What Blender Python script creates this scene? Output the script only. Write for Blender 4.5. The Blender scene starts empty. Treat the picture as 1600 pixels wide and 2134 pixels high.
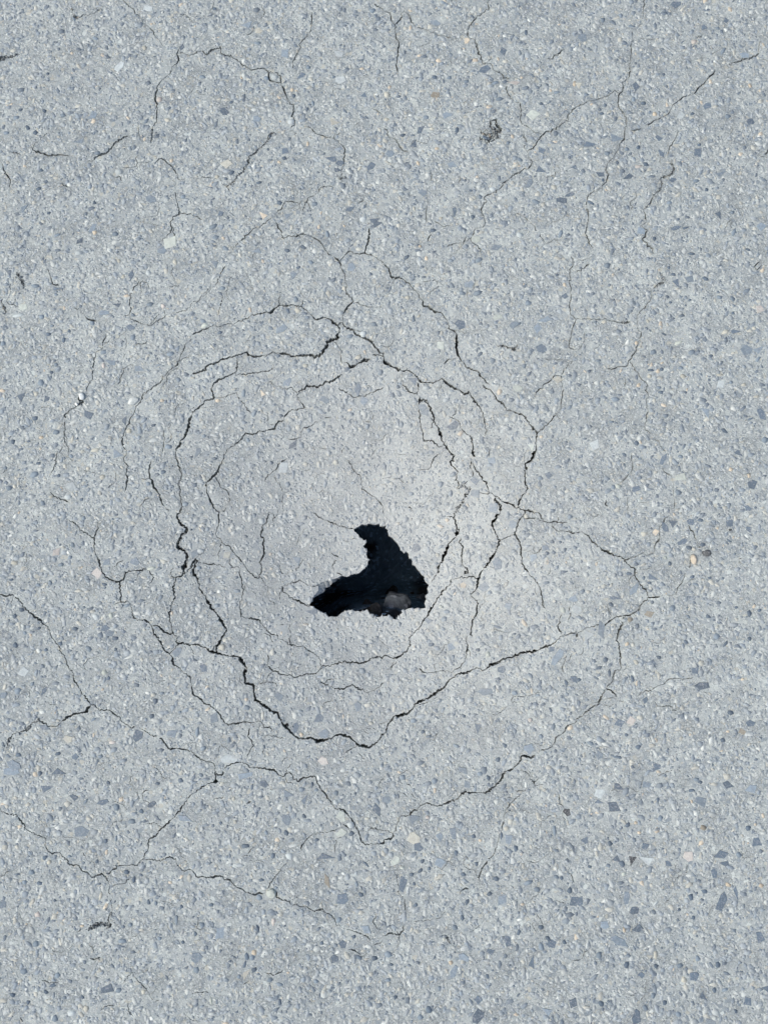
import bpy, math, random
import numpy as np
from mathutils import Vector, Matrix, Quaternion, noise as mnoise
from mathutils.geometry import delaunay_2d_cdt
from mathutils.bvhtree import BVHTree
from mathutils.kdtree import KDTree

RNG = np.random.default_rng(11)
random.seed(11)
scene = bpy.context.scene
COL = scene.collection

# ---------------------------------------------------------------- camera, sky, sun, exposure
CAM_H = 1.17                       # a phone held at about waist height
TILT = math.radians(7.0)           # leaning a little forward of straight down
FOV_V = math.radians(66.5)
cam_d = bpy.data.cameras.new('camera')
cam = bpy.data.objects.new('camera', cam_d)
COL.objects.link(cam)
cam.location = (0.0, -CAM_H * math.tan(TILT), CAM_H)
cam.rotation_euler = (TILT, 0, 0)
cam_d.sensor_fit = 'VERTICAL'
cam_d.angle = FOV_V
cam_d.clip_start = 0.01
cam_d.clip_end = 200
scene.camera = cam

SUN_EL, SUN_AZ = math.radians(52), math.radians(255)      # azimuth clockwise from +Y
world = bpy.data.worlds.new('World')
scene.world = world
world.use_nodes = True
wn, wl = world.node_tree.nodes, world.node_tree.links
wn.clear()
sky = wn.new('ShaderNodeTexSky')
sky.sky_type = 'NISHITA'
sky.sun_disc = False
sky.sun_elevation = SUN_EL
sky.sun_rotation = SUN_AZ
sky.air_density = 1.0
sky.dust_density = 4.0
bg = wn.new('ShaderNodeBackground')
bg.inputs['Strength'].default_value = 0.12
wo = wn.new('ShaderNodeOutputWorld')
wl.new(sky.outputs[0], bg.inputs['Color'])
wl.new(bg.outputs[0], wo.inputs['Surface'])

sun_d = bpy.data.lights.new('sun', 'SUN')
sun_d.energy = 1.5
sun_d.angle = math.radians(18)
sun_d.color = (1.0, 0.975, 0.93)
sun = bpy.data.objects.new('sun', sun_d)
COL.objects.link(sun)
sdir = Vector((math.sin(SUN_AZ) * math.cos(SUN_EL), math.cos(SUN_AZ) * math.cos(SUN_EL), math.sin(SUN_EL)))
sun.rotation_euler = sdir.to_track_quat('Z', 'Y').to_euler()
sun.location = sdir * 5

scene.view_settings.view_transform = 'Standard'
scene.view_settings.look = 'None'
scene.view_settings.gamma = 1.0
scene.view_settings.exposure = 0.89
scene.view_settings.use_curve_mapping = False
scene.cycles.use_denoising = True
# ---------------------------------------------------------------- survey data
# Every crack and every larger stone was surveyed on a 4 x 4 field sheet; one
# sheet unit is a quarter of a photograph pixel, and each list belongs to the
# sheet whose origin it names.  px2world() turns the numbers into points that
# lie on the sunken road surface.
SHEETS = {'A': (0, 0), 'B': (400, 0), 'C': (800, 0), 'D': (1200, 0),
          'E': (0, 534), 'F': (400, 534), 'G': (800, 534), 'H': (1200, 534),
          'I': (0, 1067), 'J': (400, 1067), 'K': (800, 1067), 'L': (1200, 1067),
          'M': (0, 1600), 'N': (400, 1600), 'O': (800, 1600), 'P': (1200, 1600)}

# crack: width : x,y x,y ...      (width in photograph pixels)
CRACKS = {
'A': """1.5: 1030,0 1060,30 1110,80 1165,140 1210,205 1260,245 1300,300 1340,350 1370,395
2: 1600,455 1560,460 1500,430
2.2: 1500,380 1490,450 1480,520 1440,565 1400,625
2.2: 1400,625 1340,690 1310,730 1300,800 1290,830 1310,900 1300,960 1310,1010 1275,1060
3.4r: 1275,1060 1270,1110 1260,1150 1255,1190
2.5: 265,1225 300,1260 350,1275 390,1290 470,1295 530,1285 590,1300
3: 730,1350 770,1340 830,1285 900,1270 930,1230 970,1190 1010,1160 1070,1135
1.6: 1165,1360 1250,1350 1285,1360 1320,1325 1350,1320 1400,1365 1450,1400 1480,1450 1490,1500 1550,1490
1: 1240,1250 1270,1290 1310,1325
2.5: 1460,1600 1475,1680 1490,1740 1490,1780 1450,1810 1430,1860 1440,1900 1390,1970 1340,2010
2: 1490,1770 1540,1780 1600,1780
1.5: 1440,1890 1450,1950 1475,2010
1.5: 0,1340 30,1390 50,1450 90,1500 85,1580
5r: 0,485 60,470 110,475 170,455
2.6r: 600,90 640,160 690,130 760,120 850,70
1.5: 950,1480 1000,1475 1020,1510
1.5: 520,1520 535,1555 580,1560
3r: 100,1270 170,1290
0.9: 950,1300 970,1370 1010,1400 1100,1400 1180,1365""",
'B': """2.2: 0,455 60,425 100,430 115,450 180,420 240,385 245,440 265,465 320,460 380,510 450,550 500,585 560,570 600,565 640,610 655,660 700,690 740,690 750,730 780,790 810,845 845,870 850,920 830,970 860,1000 860,1040 820,1070
3: 650,605 700,605 740,640 740,690
3.4r: 690,1100 650,1130 620,1180 580,1220 530,1270 480,1310 460,1370 430,1430 380,1470 340,1520 290,1560
1.2: 290,1560 230,1500 130,1480 0,1490
1.2: 290,1560 330,1590
1.5: 820,70 890,55 950,75 1000,100 1000,180 990,240 950,310 910,360 890,430 840,520 840,580
1.2: 580,40 600,110 570,180 520,210 490,280 450,290
2: 940,1050 990,1070 1040,1115 1075,1120 1110,1150 1160,1140 1230,1195 1270,1220 1280,1300 1270,1370 1245,1430 1245,1480
1.5: 1200,1125 1280,1100 1340,1070 1400,1020
1.6: 300,2134 380,2030 430,1970 480,1930 530,1890 570,1890 640,1840 700,1790 740,1740 780,1680 850,1680 900,1700
1.5: 920,1760 950,1690 1000,1640 1060,1600 1070,1560 1190,1550
2: 0,1790 60,1820 100,1840
2.4: 700,1850 740,1930 755,1980 800,1975 850,1975 930,1945 990,1970 1080,2030 1110,2070 1150,2120 1180,2134
3: 1270,2134 1320,2095 1380,2110 1440,2115 1510,2134
3: 1480,1900 1470,1970 1460,2040 1440,2110
1.5: 1500,900 1560,940 1590,980 1590,1040 1600,1070
3: 1520,30 1580,80 1600,95
1.4: 1385,1700 1430,1655
1.4: 1440,1690 1470,1740
4r: 1215,1480 1280,1490""",
'C': """4: 780,1085 800,1070 815,1100
4.4r: 800,1100 850,1130 920,1110 960,1090
4.4r: 840,1165 890,1145 950,1130
4r: 880,1040 910,1075 900,1120 870,1150
5: 885,1050 890,1010 930,1000 940,1040 975,1080 965,1110
4.4: 900,1065 930,1080 940,1120
4.6: 790,1140 830,1160 850,1190 910,1170
3.6r: 920,1150 985,1140
3r: 825,1110 850,1090 890,1100
2: 0,95 50,100 75,170 95,220 105,300 125,360 120,420 105,490 90,540 120,600
2.2: 90,200 140,160 150,110 170,90 210,120 230,180 270,225 340,235 370,270
1.4: 370,270 430,290 550,320 600,330 640,360 700,375 760,360
2.3: 880,0 865,70 830,105 780,130 750,180 700,230 700,290 720,325 760,330 775,400 800,460 830,530 910,545 915,580 980,605 1000,640 1050,650
1.8: 1020,710 1030,790 1080,830 1100,860 1130,850 1140,910 1125,990 1165,1040 1230,1080 1300,1110
2: 1600,890 1580,910 1550,960 1510,1020 1450,1060 1390,1090 1330,1105 1300,1150 1250,1220 1200,1260
1.8: 1150,1080 1165,1140 1190,1180 1180,1230 1200,1270 1200,1310 1240,1360 1200,1400 1130,1430 1060,1480 1000,1530 960,1570 930,1605 870,1620 835,1645 850,1680 810,1720 810,1770 840,1800 850,1850 830,1890 760,1900 750,1950 715,2005
2: 0,1065 35,1090 40,1150 95,1155 120,1200 150,1250 210,1270
1.2: 380,1410 390,1490 380,1550 360,1600 355,1700 355,1780 350,1850
2: 420,1845 490,1880 550,1885
1.8: 520,2060 580,2030 650,2020 710,2000 770,2050 800,2080 820,2134
3r: 1100,1780 1160,1800 1200,1840
1.5: 1200,1840 1250,1890 1300,1970 1350,2035 1400,2000 1450,2000
2.5: 1350,490 1400,465 1450,460 1480,420 1510,410
1.4: 920,1900 980,1920
1.5: 270,970 310,1010 340,1040
1.4: 50,780 45,830 10,870
1.4: 1290,2090 1330,2040
1.4: 1420,2120 1460,2095""",
'D': """1.5: 560,0 560,100 550,180 520,225
2: 465,260 470,390 445,490 440,640 395,690 385,760 360,785 355,880 400,940 420,1020 405,1080 405,1150 360,1210 330,1280 285,1340 250,1410 270,1460 245,1520 200,1570 130,1605 90,1640 80,1720 100,1780 100,1860 80,1930 90,1980 125,2030 140,2090
1.8: 360,785 320,760 230,810 150,835 80,850 20,885 0,890
2: 1160,580 1120,630 1060,710 990,770 930,790 870,830 810,870 770,930 720,970 640,1010 530,1075 460,1085
2.8: 840,1080 840,1130 800,1190 775,1250 765,1290
3.6r: 790,1340 810,1400 800,1450 740,1480 700,1500 720,1540 690,1590 640,1640 610,1700 560,1750
2.5: 560,1750 580,1810 590,1850 550,1885 590,1930 560,2000 580,2030 620,2060 650,2120
2: 1530,340 1515,400 1520,450 1450,480 1350,510 1270,540
3r: 1000,320 1050,300
2: 1540,490 1600,510""",
'E': """1.8: 1600,400 1550,450 1480,470 1400,485 1340,520 1250,580 1190,560 1130,540 1090,520 1080,480 1030,490
1.8: 1170,200 1120,260 1090,320 1080,400 1095,450 1080,490
2: 1330,480 1290,520 1250,570
2.2: 880,640 865,710 850,760 800,810 790,870 775,960 770,1020 740,1080 730,1125
1: 865,715 930,715 990,680 1060,610
4.5: 665,1150 660,1200 690,1210 650,1250
1.8: 650,1250 600,1280 550,1320 545,1420 540,1500 540,1590 480,1640 465,1720 430,1810 405,1880 430,1960 470,2010 540,2030 575,2050
2.2: 1410,950 1350,1030 1280,1080 1200,1150 1170,1200 1140,1260 1090,1350 1050,1440 1020,1510 1020,1580 1050,1620 1040,1700 1070,1750 1060,1810 1055,1900 1040,1970
1.8: 1600,690 1550,720 1530,770 1500,850 1480,910 1410,950
4: 1600,1320 1570,1380 1560,1480 1510,1540 1470,1610 1465,1680 1490,1720 1500,1780 1520,1830 1490,1880 1500,1940 1500,2000 1520,2080 1500,2144
1.2: 1370,1450 1375,1530 1350,1640
2: 1265,1700 1240,1780 1250,1850 1290,1920 1330,1990 1360,2070 1410,2134
4r: 140,130 170,170 190,220 200,270
2.5: 400,100 420,170 450,235 500,245
3r: 20,350 20,400 50,460 45,490
2: 135,350 120,400
2: 620,430 670,435 700,480 730,520 810,540
2: 1120,740 1170,740 1230,710
1.2: 1050,800 1020,860
1.2: 910,1960 910,1920 970,1880 970,1800""",
'F': """2.2: 0,650 70,630 150,590 280,570 370,555 440,530 490,490 560,480
3.2: 560,480 610,460 660,470 700,430 730,410 790,415 830,400 870,420 930,425 980,480 1040,525 1105,505 1160,540 1210,570 1260,550
3.8: 1260,550 1270,580 1330,610 1390,660 1450,680 1490,715 1540,770 1580,810 1600,840
2.2: 1260,550 1260,500 1280,450 1330,390 1345,375 1320,340 1280,320 1285,250 1285,160 1245,100 1235,40 1180,0
2.2: 1235,40 1260,10 1270,0
1.2: 1345,380 1400,410 1470,430 1600,425
3.8: 1220,575 1230,630 1200,690 1150,700 1110,760 1080,810 1040,825 980,825 900,830 830,835 790,810 720,805
2.8: 720,805 660,810 620,835 540,840 480,830 450,805 380,820 320,845 240,865 190,900 130,910 110,950 40,970 0,985
2: 1160,700 1200,730 1240,780 1245,850 1270,890
5: 1270,885 1300,900 1330,920 1390,900 1430,880 1490,865
4: 1500,825 1540,830 1600,840
1.8: 380,820 375,900 370,990 440,990 500,970 600,965 690,930
2.2: 370,960 320,990 250,1020 180,1060 170,1110 175,1180 110,1210 50,1270 0,1320
2: 175,1180 250,1185 290,1160 370,1140
1.8: 380,1170 430,1240 490,1310
3: 1255,985 1220,1000 1180,1040 1120,1050 1080,1080 1000,1080 960,1080 910,1110 875,1160
2.2: 875,1160 900,1200 940,1250 930,1275 860,1270 800,1300 760,1340
2.8: 770,1370 710,1390 690,1430 640,1455 600,1460 540,1480 500,1480 450,1470 410,1530 350,1575 300,1600 280,1660 240,1750 190,1820 150,1870 110,1885 130,1960 150,2040 190,2110 230,2140
1.5: 200,1860 240,1930 290,1950 310,2000 325,2040 280,2110 230,2140
1.2: 1170,1340 1100,1350 1020,1380 1000,1420 930,1420 910,1500 850,1530 800,1520
1.8: 790,1690 740,1730 690,1780 640,1820 610,1870
1.2: 680,1830 730,1900 770,1970
1.8: 1290,1690 1350,1790 1410,1850 1420,1940 1490,1990 1550,2030 1590,2080 1600,2150
1.8: 1220,1100 1290,1130 1350,1180 1430,1165 1520,1130 1600,1090
1.2: 640,1040 700,1080 770,1100 830,1100 880,1140
1.5: 0,385 50,380 80,320 140,280 200,250 220,200 250,120 280,80
2: 255,330 245,420 210,490
3: 1510,0 1550,20 1600,55
1: 1140,1450 1220,1470
1: 1040,1590 1130,1610
1: 440,120 460,160 500,240 505,320
1.2: 735,320 720,410
1: 1020,1980 1100,1940""",
'G': """3: 0,60 40,100 60,170 90,185 130,180 180,205 240,250 270,310 320,370 340,410 400,430 430,460 490,480 520,530 540,600 600,640 605,720 605,790 640,860 680,910 730,945 780,955 820,1010 880,1070
2.5: 820,1070 850,1100 910,1130 930,1190 990,1230 1025,1285 1070,1290
3.2: 1070,1290 1160,1325 1190,1370 1240,1420 1280,1470 1270,1550 1270,1610 1230,1690 1180,1730 1170,1840 1185,1950 1140,2020 1115,2060 1120,2090
1.6: 1300,1450 1360,1400 1420,1330 1460,1290 1480,1180 1480,1050 1475,1000 1430,1000 1380,1030 1320,1090 1270,1140 1240,1190
2: 1475,1000 1500,940 1550,890 1560,860
4.2: 0,840 0,885 60,910 110,940 150,955
3: 150,955 200,950 250,980 280,1020 300,1045 370,1060 430,1050 480,1015
4: 480,1015 530,1060 580,1085 630,1115 675,1140
1.9: 150,955 145,1020 170,1080 220,1130 285,1160 290,1110 280,1050
5: 285,1200 300,1210 340,1195 370,1230
2.8: 370,1230 390,1290 420,1340 415,1370 380,1350
5: 415,1370 430,1390 460,1470 490,1540 530,1590 560,1630 590,1665
2: 290,1170 295,1260 300,1350 310,1440 330,1500 340,1545 400,1540 440,1560 465,1585 500,1560
3: 705,1115 740,1190 780,1240 820,1290 835,1350 850,1420 845,1490
2: 540,1330 590,1360 640,1385 630,1440 680,1480 710,1490
4.5: 720,1490 740,1550 745,1620 760,1670
5: 590,1665 545,1720 580,1760 620,1800
3.5: 610,1800 605,1860 630,1900 610,1940
3: 720,1705 750,1740 770,1790 810,1840 820,1870
2.5: 720,1700 715,1760 740,1800 735,1840
3: 820,1870 850,1880 855,1930 880,1970
9r: 640,1910 690,1925 720,1945 670,2000
6.5r: 670,2000 650,2060 610,2110 600,2140
2.5: 640,1920 700,1870
2.8: 775,1945 800,1975 840,1985 870,1980
5: 920,2030 950,2060 970,2070 965,2134
2.5: 880,1970 980,2040 1050,2060 1100,2090 1160,2110 1250,2130
2: 1560,0 1580,60 1550,130 1540,220 1560,310 1540,430 1560,490 1600,530
1.5: 1600,530 1555,630 1545,740 1600,800
1.2: 750,160 760,220 740,280
1.2: 790,130 820,40
1.5: 500,900 540,865 610,845
3.8r: 930,740 1000,750 1080,770 1110,740
1.5: 170,2040 200,2080 250,2130""",
'H': """1.8: 0,135 60,100 110,60
3.6r: 700,130 730,190 720,220 660,240 635,270
2.5: 635,270 630,330 600,390 575,430 525,470 515,530 510,590
1.8: 510,590 545,640 520,700 500,780 460,850 430,910 350,930 250,940
2.5: 460,890 510,960 540,1020 580,1070 585,1150 590,1220 600,1280
2: 600,1280 570,1390 575,1440 630,1480
1.5: 630,1530 690,1540 720,1600 740,1640
2: 720,1750 730,1790 790,1830 810,1920 815,2020 810,2110
1.5: 0,520 100,525 200,520 310,535 370,560
3.6r: 360,555 420,560 450,540
1.5: 460,1640 465,1740 460,1800 380,1880
3: 240,2030 260,2090""",
'I': """5: 1500,10 1475,30 1500,90 1555,145 1520,190 1500,230 1475,270 1490,300 1540,330 1560,370 1545,430 1520,460 1545,510
3: 1545,510 1470,545 1455,600 1445,660 1460,710 1430,770 1420,850 1415,910 1440,1000 1475,1050 1485,1090 1600,1105
1.5: 1470,545 1440,545 1425,510 1445,450
2.2: 570,60 640,110 720,180 790,215 780,320 815,370 840,470 880,550 970,570 1000,590
1.5: 790,215 810,140 815,80
2.5: 1220,465 1180,485 1100,495 1050,500 1040,550 1000,580 1005,640 1015,690 1000,750 1060,740 1095,770 1105,870 1160,900 1240,910 1265,940 1330,950 1370,1000 1430,1020
3: 1000,755 950,770
2.6: 1265,940 1290,1010 1340,1090 1380,1160 1430,1200 1450,1260 1520,1320 1575,1370 1600,1440
1.5: 1485,1090 1460,1140 1420,1180
2.2: 0,690 70,690 110,690 160,730 215,800 270,860 340,910 400,945 410,1000 450,1070 490,1130 550,1220 560,1270 610,1330 620,1400 660,1470 710,1540 760,1605
3.2: 760,1605 720,1660 650,1685 570,1700 520,1740
2: 520,1740 480,1780 400,1775 330,1740
4.2r: 330,1740 270,1760 230,1820 180,1840 120,1850 80,1900 60,1970
2.2: 760,1605 830,1650 900,1650 950,1690 1000,1710 1040,1760 1090,1800 1140,1790 1210,1830 1280,1870 1350,1900 1410,1980 1500,1975 1600,1995""",
'J': """2.2: 230,0 215,100 205,170 250,260 310,280 370,360 430,430 470,500 550,555 570,545 580,450 560,420 595,370 605,230 570,200 580,140 620,80 640,0
1.5: 245,270 230,330 225,390
1.2: 570,550 630,620 635,720 700,770 750,830
1.2: 630,625 740,640
2.6: 750,620 790,680 830,720 900,750 960,775 985,790
3.6: 25,390 50,410 20,460 15,510 45,550 65,630 110,700 160,790 220,880 270,950 295,980 260,1030 240,1080 210,1130 215,1180
3: 25,390 0,450 -55,510
1.2: 50,410 150,435 250,455 330,465 400,470
2.2: 400,480 410,580 425,670 405,760 405,870 480,890 560,900 600,960 640,1010 700,1030 770,1080 820,1105 900,1120 980,1160 1040,1190 1065,1220 1060,1260 1085,1285
3: 1085,1285 1140,1285 1210,1270 1270,1240 1340,1250 1380,1270 1440,1245 1500,1220 1600,1205
3.6: 0,1105 60,1120 120,1140 180,1175 250,1190 320,1200
5: 320,1200 400,1205 420,1260 460,1310
4: 460,1310 430,1350 450,1420 500,1440 520,1510 530,1570 590,1610 650,1650 700,1680 740,1730 770,1780 820,1830 870,1880 940,1890 1000,1885 1050,1915 1110,1905 1170,1880 1220,1850 1270,1860 1330,1880 1370,1920 1390,1945 1490,1960 1540,1920 1600,1850
2: 635,1190 630,1280 670,1320 740,1350 810,1355 860,1385 940,1360 1030,1345 1070,1300
2: 1065,1415 1130,1440 1190,1470 1280,1470 1340,1430 1390,1470 1460,1505 1530,1480 1600,1420
2.2: 0,1440 10,1520 60,1550 100,1590 190,1640 240,1710 300,1775 370,1755 470,1755 570,1750 600,1790 690,1820
1.8: 480,1800 470,1870 505,1950 480,2000 460,2060
1.8: 0,1990 40,2050 100,2070 180,2090 195,2134
1.2: 270,2134 350,2095 430,2085 490,2134
1.8: 1005,0 1060,50 1130,70 1220,115 1300,140 1352,136
1.5: 1150,335 1205,380 1170,450 1210,500 1252,530
1: 810,940 820,1050 820,1110
1: 730,940 800,935
1.2: 1250,230 1310,245 1370,215
2: 750,620 820,600 900,570 970,605 1050,612
1: 1390,1945 1330,1970 1270,2010
6: 750,1770 800,1785""",
'K': """6: 600,0 580,50 600,110 615,160 600,200
4: 600,200 560,240 530,280 520,320 500,370 470,430
7: 465,430 455,470 450,510
2.5: 520,40 560,40 585,60
1: 450,500 410,560 400,590
4: 970,0 930,30 900,110 930,170 960,235 945,310 920,360 870,420 830,470
3.4: 830,470 800,530 785,560 790,590 760,650 720,690
3: 720,690 770,750 775,830 770,880 740,910 725,990 735,1040
2.5: 640,210 630,250 660,290 640,360 655,420 690,480 705,510
5: 670,490 700,515
2.2: 1175,10 1140,50 1110,120 1085,190 1130,240 1140,340 1150,430 1185,480 1210,520 1280,590 1310,670 1320,770 1345,805
1.2: 960,235 1020,210 1085,190
1.5: 1180,55 1270,50 1330,75 1400,75 1450,90 1530,85
2.2: 1280,0 1330,75
2: 1400,80 1400,120 1440,160 1510,160 1600,175
2.5: 560,560 550,600 490,660 440,720 400,790 375,850 350,880
2.8: 350,880 320,920 280,980 210,1040 220,1110 190,1160 120,1200 80,1230 20,1195 0,1190
1.5: 560,560 640,545 740,540 785,560
1.8: 680,1030 700,1130 680,1180 680,1220 640,1290 570,1330 480,1330 380,1335 320,1330 290,1300
1.2: 700,1140 720,1260 745,1300
3: 1600,1010 1550,1015 1480,1035 1430,1090 1370,1110 1310,1140 1280,1160 1190,1170 1110,1185 1060,1215 990,1230 940,1260 890,1270 840,1320 790,1305 745,1310
4: 745,1310 680,1340 590,1365 540,1390 520,1440 470,1475 400,1520 340,1560 270,1590 230,1650 200,1675 90,1700
3.5: 90,1700 70,1720 30,1780 10,1835 0,1850
2: 1480,1030 1450,970 1465,900 1485,850
2.2: 1600,1750 1510,1800 1480,1850 1430,1880 1410,1950 1380,1975 1300,1985
3.5: 1260,2025 1200,2045 1150,2030 1130,2080 1080,2134
1.2: 430,1240 440,1200 490,1170 500,1110 550,1075
1: 80,1230 60,1320
1.2: 0,60 15,85""",
'L': """2: 0,175 50,165 100,195 130,245 200,290
3.5: 200,290 200,315 260,330 330,360 390,390 420,430 480,470 500,540 540,620 580,650 600,700
3.5: 600,710 640,715 700,700
1.2: 700,700 830,695
2: 830,695 850,640 880,590 890,530 940,460 955,400 970,350
2: 410,400 470,375 540,345 580,355 640,340 660,280 700,230 690,130 740,70 790,20
3: 600,710 540,780 500,830 440,870 390,860
2: 390,860 310,890 240,940 190,935 110,960 50,980 0,1040
2.5: 390,870 385,940 360,990 340,1080 370,1170 370,1260 360,1310 320,1320 310,1390 250,1475 210,1540 190,1600 120,1630 60,1690 0,1725
2.5: 250,1475 310,1500 340,1540
1.8: 510,1530 570,1500 650,1465 730,1430 790,1390 860,1385 920,1395 980,1380
2.2: 930,110 970,160 1000,220 1020,290
5: 1015,290 1040,300
1: 80,75 140,50 200,20
3: 1000,1420 1010,1440
3: 1060,1495 1090,1510""",
'M': """2: 0,320 30,370 80,390 150,400 180,450 210,510 270,540 330,570 380,590 385,680 430,715 500,725 560,770 580,800 640,805 690,855 740,880 770,910 820,900 850,880 890,930 910,950
2: 1600,220 1560,260 1510,340 1470,390 1410,450 1350,490 1300,575 1250,600 1230,690 1190,765 1150,800 1090,820 1030,800 980,820
4: 980,820 900,890
1.8: 1230,465 1290,465 1350,490
2: 1200,765 1270,770 1340,775 1400,750 1470,760 1490,830 1520,860 1600,850
1.5: 910,950 920,1000 915,1060 935,1130 940,1190
1.2: 930,990 1030,960 1090,915
3r: 940,1190 910,1250 900,1290
4.8r: 740,1360 790,1320 850,1300 910,1300 890,1340
2: 650,1370 690,1340
3r: 750,1480 785,1530
3r: 750,1590 840,1580
2: 350,1770 410,1790 520,1785
1.5: 1120,1740 1190,1810 1250,1890 1290,1945 1330,1940
2.5: 1065,1960 1080,2030 1115,2080
3: 170,2080 195,2120""",
'N': """2: 190,0 195,80 190,120 100,150 0,220
1.5: 190,60 250,60 280,10
4: 170,125 210,110
2.5: 490,-5 580,0 640,10 700,30 750,75 800,45 830,60 850,95 890,110 940,80 1030,75 1060,150 1100,210 1150,270
3.5: 1150,270 1170,305
2.5: 1170,310 1200,345 1260,345 1295,390 1340,430 1360,490 1390,530 1410,600 1440,640 1520,635 1600,630
3.5: 1260,475 1310,490 1360,490
1.5: 1390,530 1450,525 1510,500 1600,525
2: 1150,530 1070,535 1000,550 960,600 910,660 910,690
1: 1150,530 1230,500
1.8: 800,790 740,840 700,920 660,950 630,1010
2.5: 0,850 30,920 80,910 150,910 240,910 320,950 380,990 440,1025 520,1050 600,1055
2.5: 710,1030 710,1080 790,1105 830,1140
2: 830,1140 930,1160 1000,1190 1050,1190 1090,1175 1130,1210 1165,1245 1200,1300 1280,1345 1340,1355 1430,1390 1490,1440
5: 1045,1192 1080,1182
2: 1300,1510 1370,1530 1420,1580 1455,1545
3: 1510,1480 1590,1440
2: 0,1880 100,1870 150,1880
1.5: 420,1815 470,1780
1.5: 600,1710 680,1715 760,1690
4r: 455,300 495,278""",
'O': """3: 1080,0 1010,30 990,80 940,140 890,170 840,210 780,215 700,210 650,200 620,250 570,275 520,295 490,320 430,315 370,295 320,310 265,350 200,400
2.5: 200,400 135,400 110,450 90,520 75,545 0,520
2.2: 75,545 60,590 0,600
1.8: 1140,215 1080,275 1040,320 1010,380 1000,450 975,540 950,620 930,700 870,770 830,820 790,920
3.5: 1055,300 1030,335
1: 1140,0 1150,100 1140,210
2: 620,1060 680,1000 710,1010
1.2: 110,880 110,960 130,1050 185,1110 185,1200
1.5: 250,1285 330,1265 400,1260 470,1250 520,1180
2: 0,1400 50,1380 140,1400 160,1350 165,1305
4r: 505,1390 530,1430 560,1470
2: 190,130 230,165
2: 230,210 240,240
1.5: 210,1980 260,2000""",
}

# broken rim of the hole, clockwise (unit: 1/4.706 photograph pixel, origin 600,1050)
RIM = """645,245 690,225 720,200 775,205 790,188 850,198 910,195 925,220 960,205 980,255 985,300 1030,335 1075,385 1110,440 1140,485 1155,465 1185,490 1190,535 1220,545 1222,600 1250,605 1275,645 1300,675 1340,715 1350,760 1385,795 1368,830 1380,870 1350,900 1360,935 1345,965 1350,1020 1300,1030 1270,1018 1230,1030 1185,1025 1140,1050 1100,1085 1065,1138 1015,1125 985,1100 930,1105 880,1108 830,1118 800,1080 775,1035 735,1055 700,1058 650,1050 600,1040 560,1055 510,1080 480,1108 440,1105 405,1112 360,1075 310,1055 270,1030 215,1000 190,985 235,960 245,910 290,870 300,815 285,795 340,765 440,740 530,705 580,715 640,690 700,675 740,640 775,605 785,550 765,500 770,470 740,420 755,385 735,350 700,330 690,300 650,270"""

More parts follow.
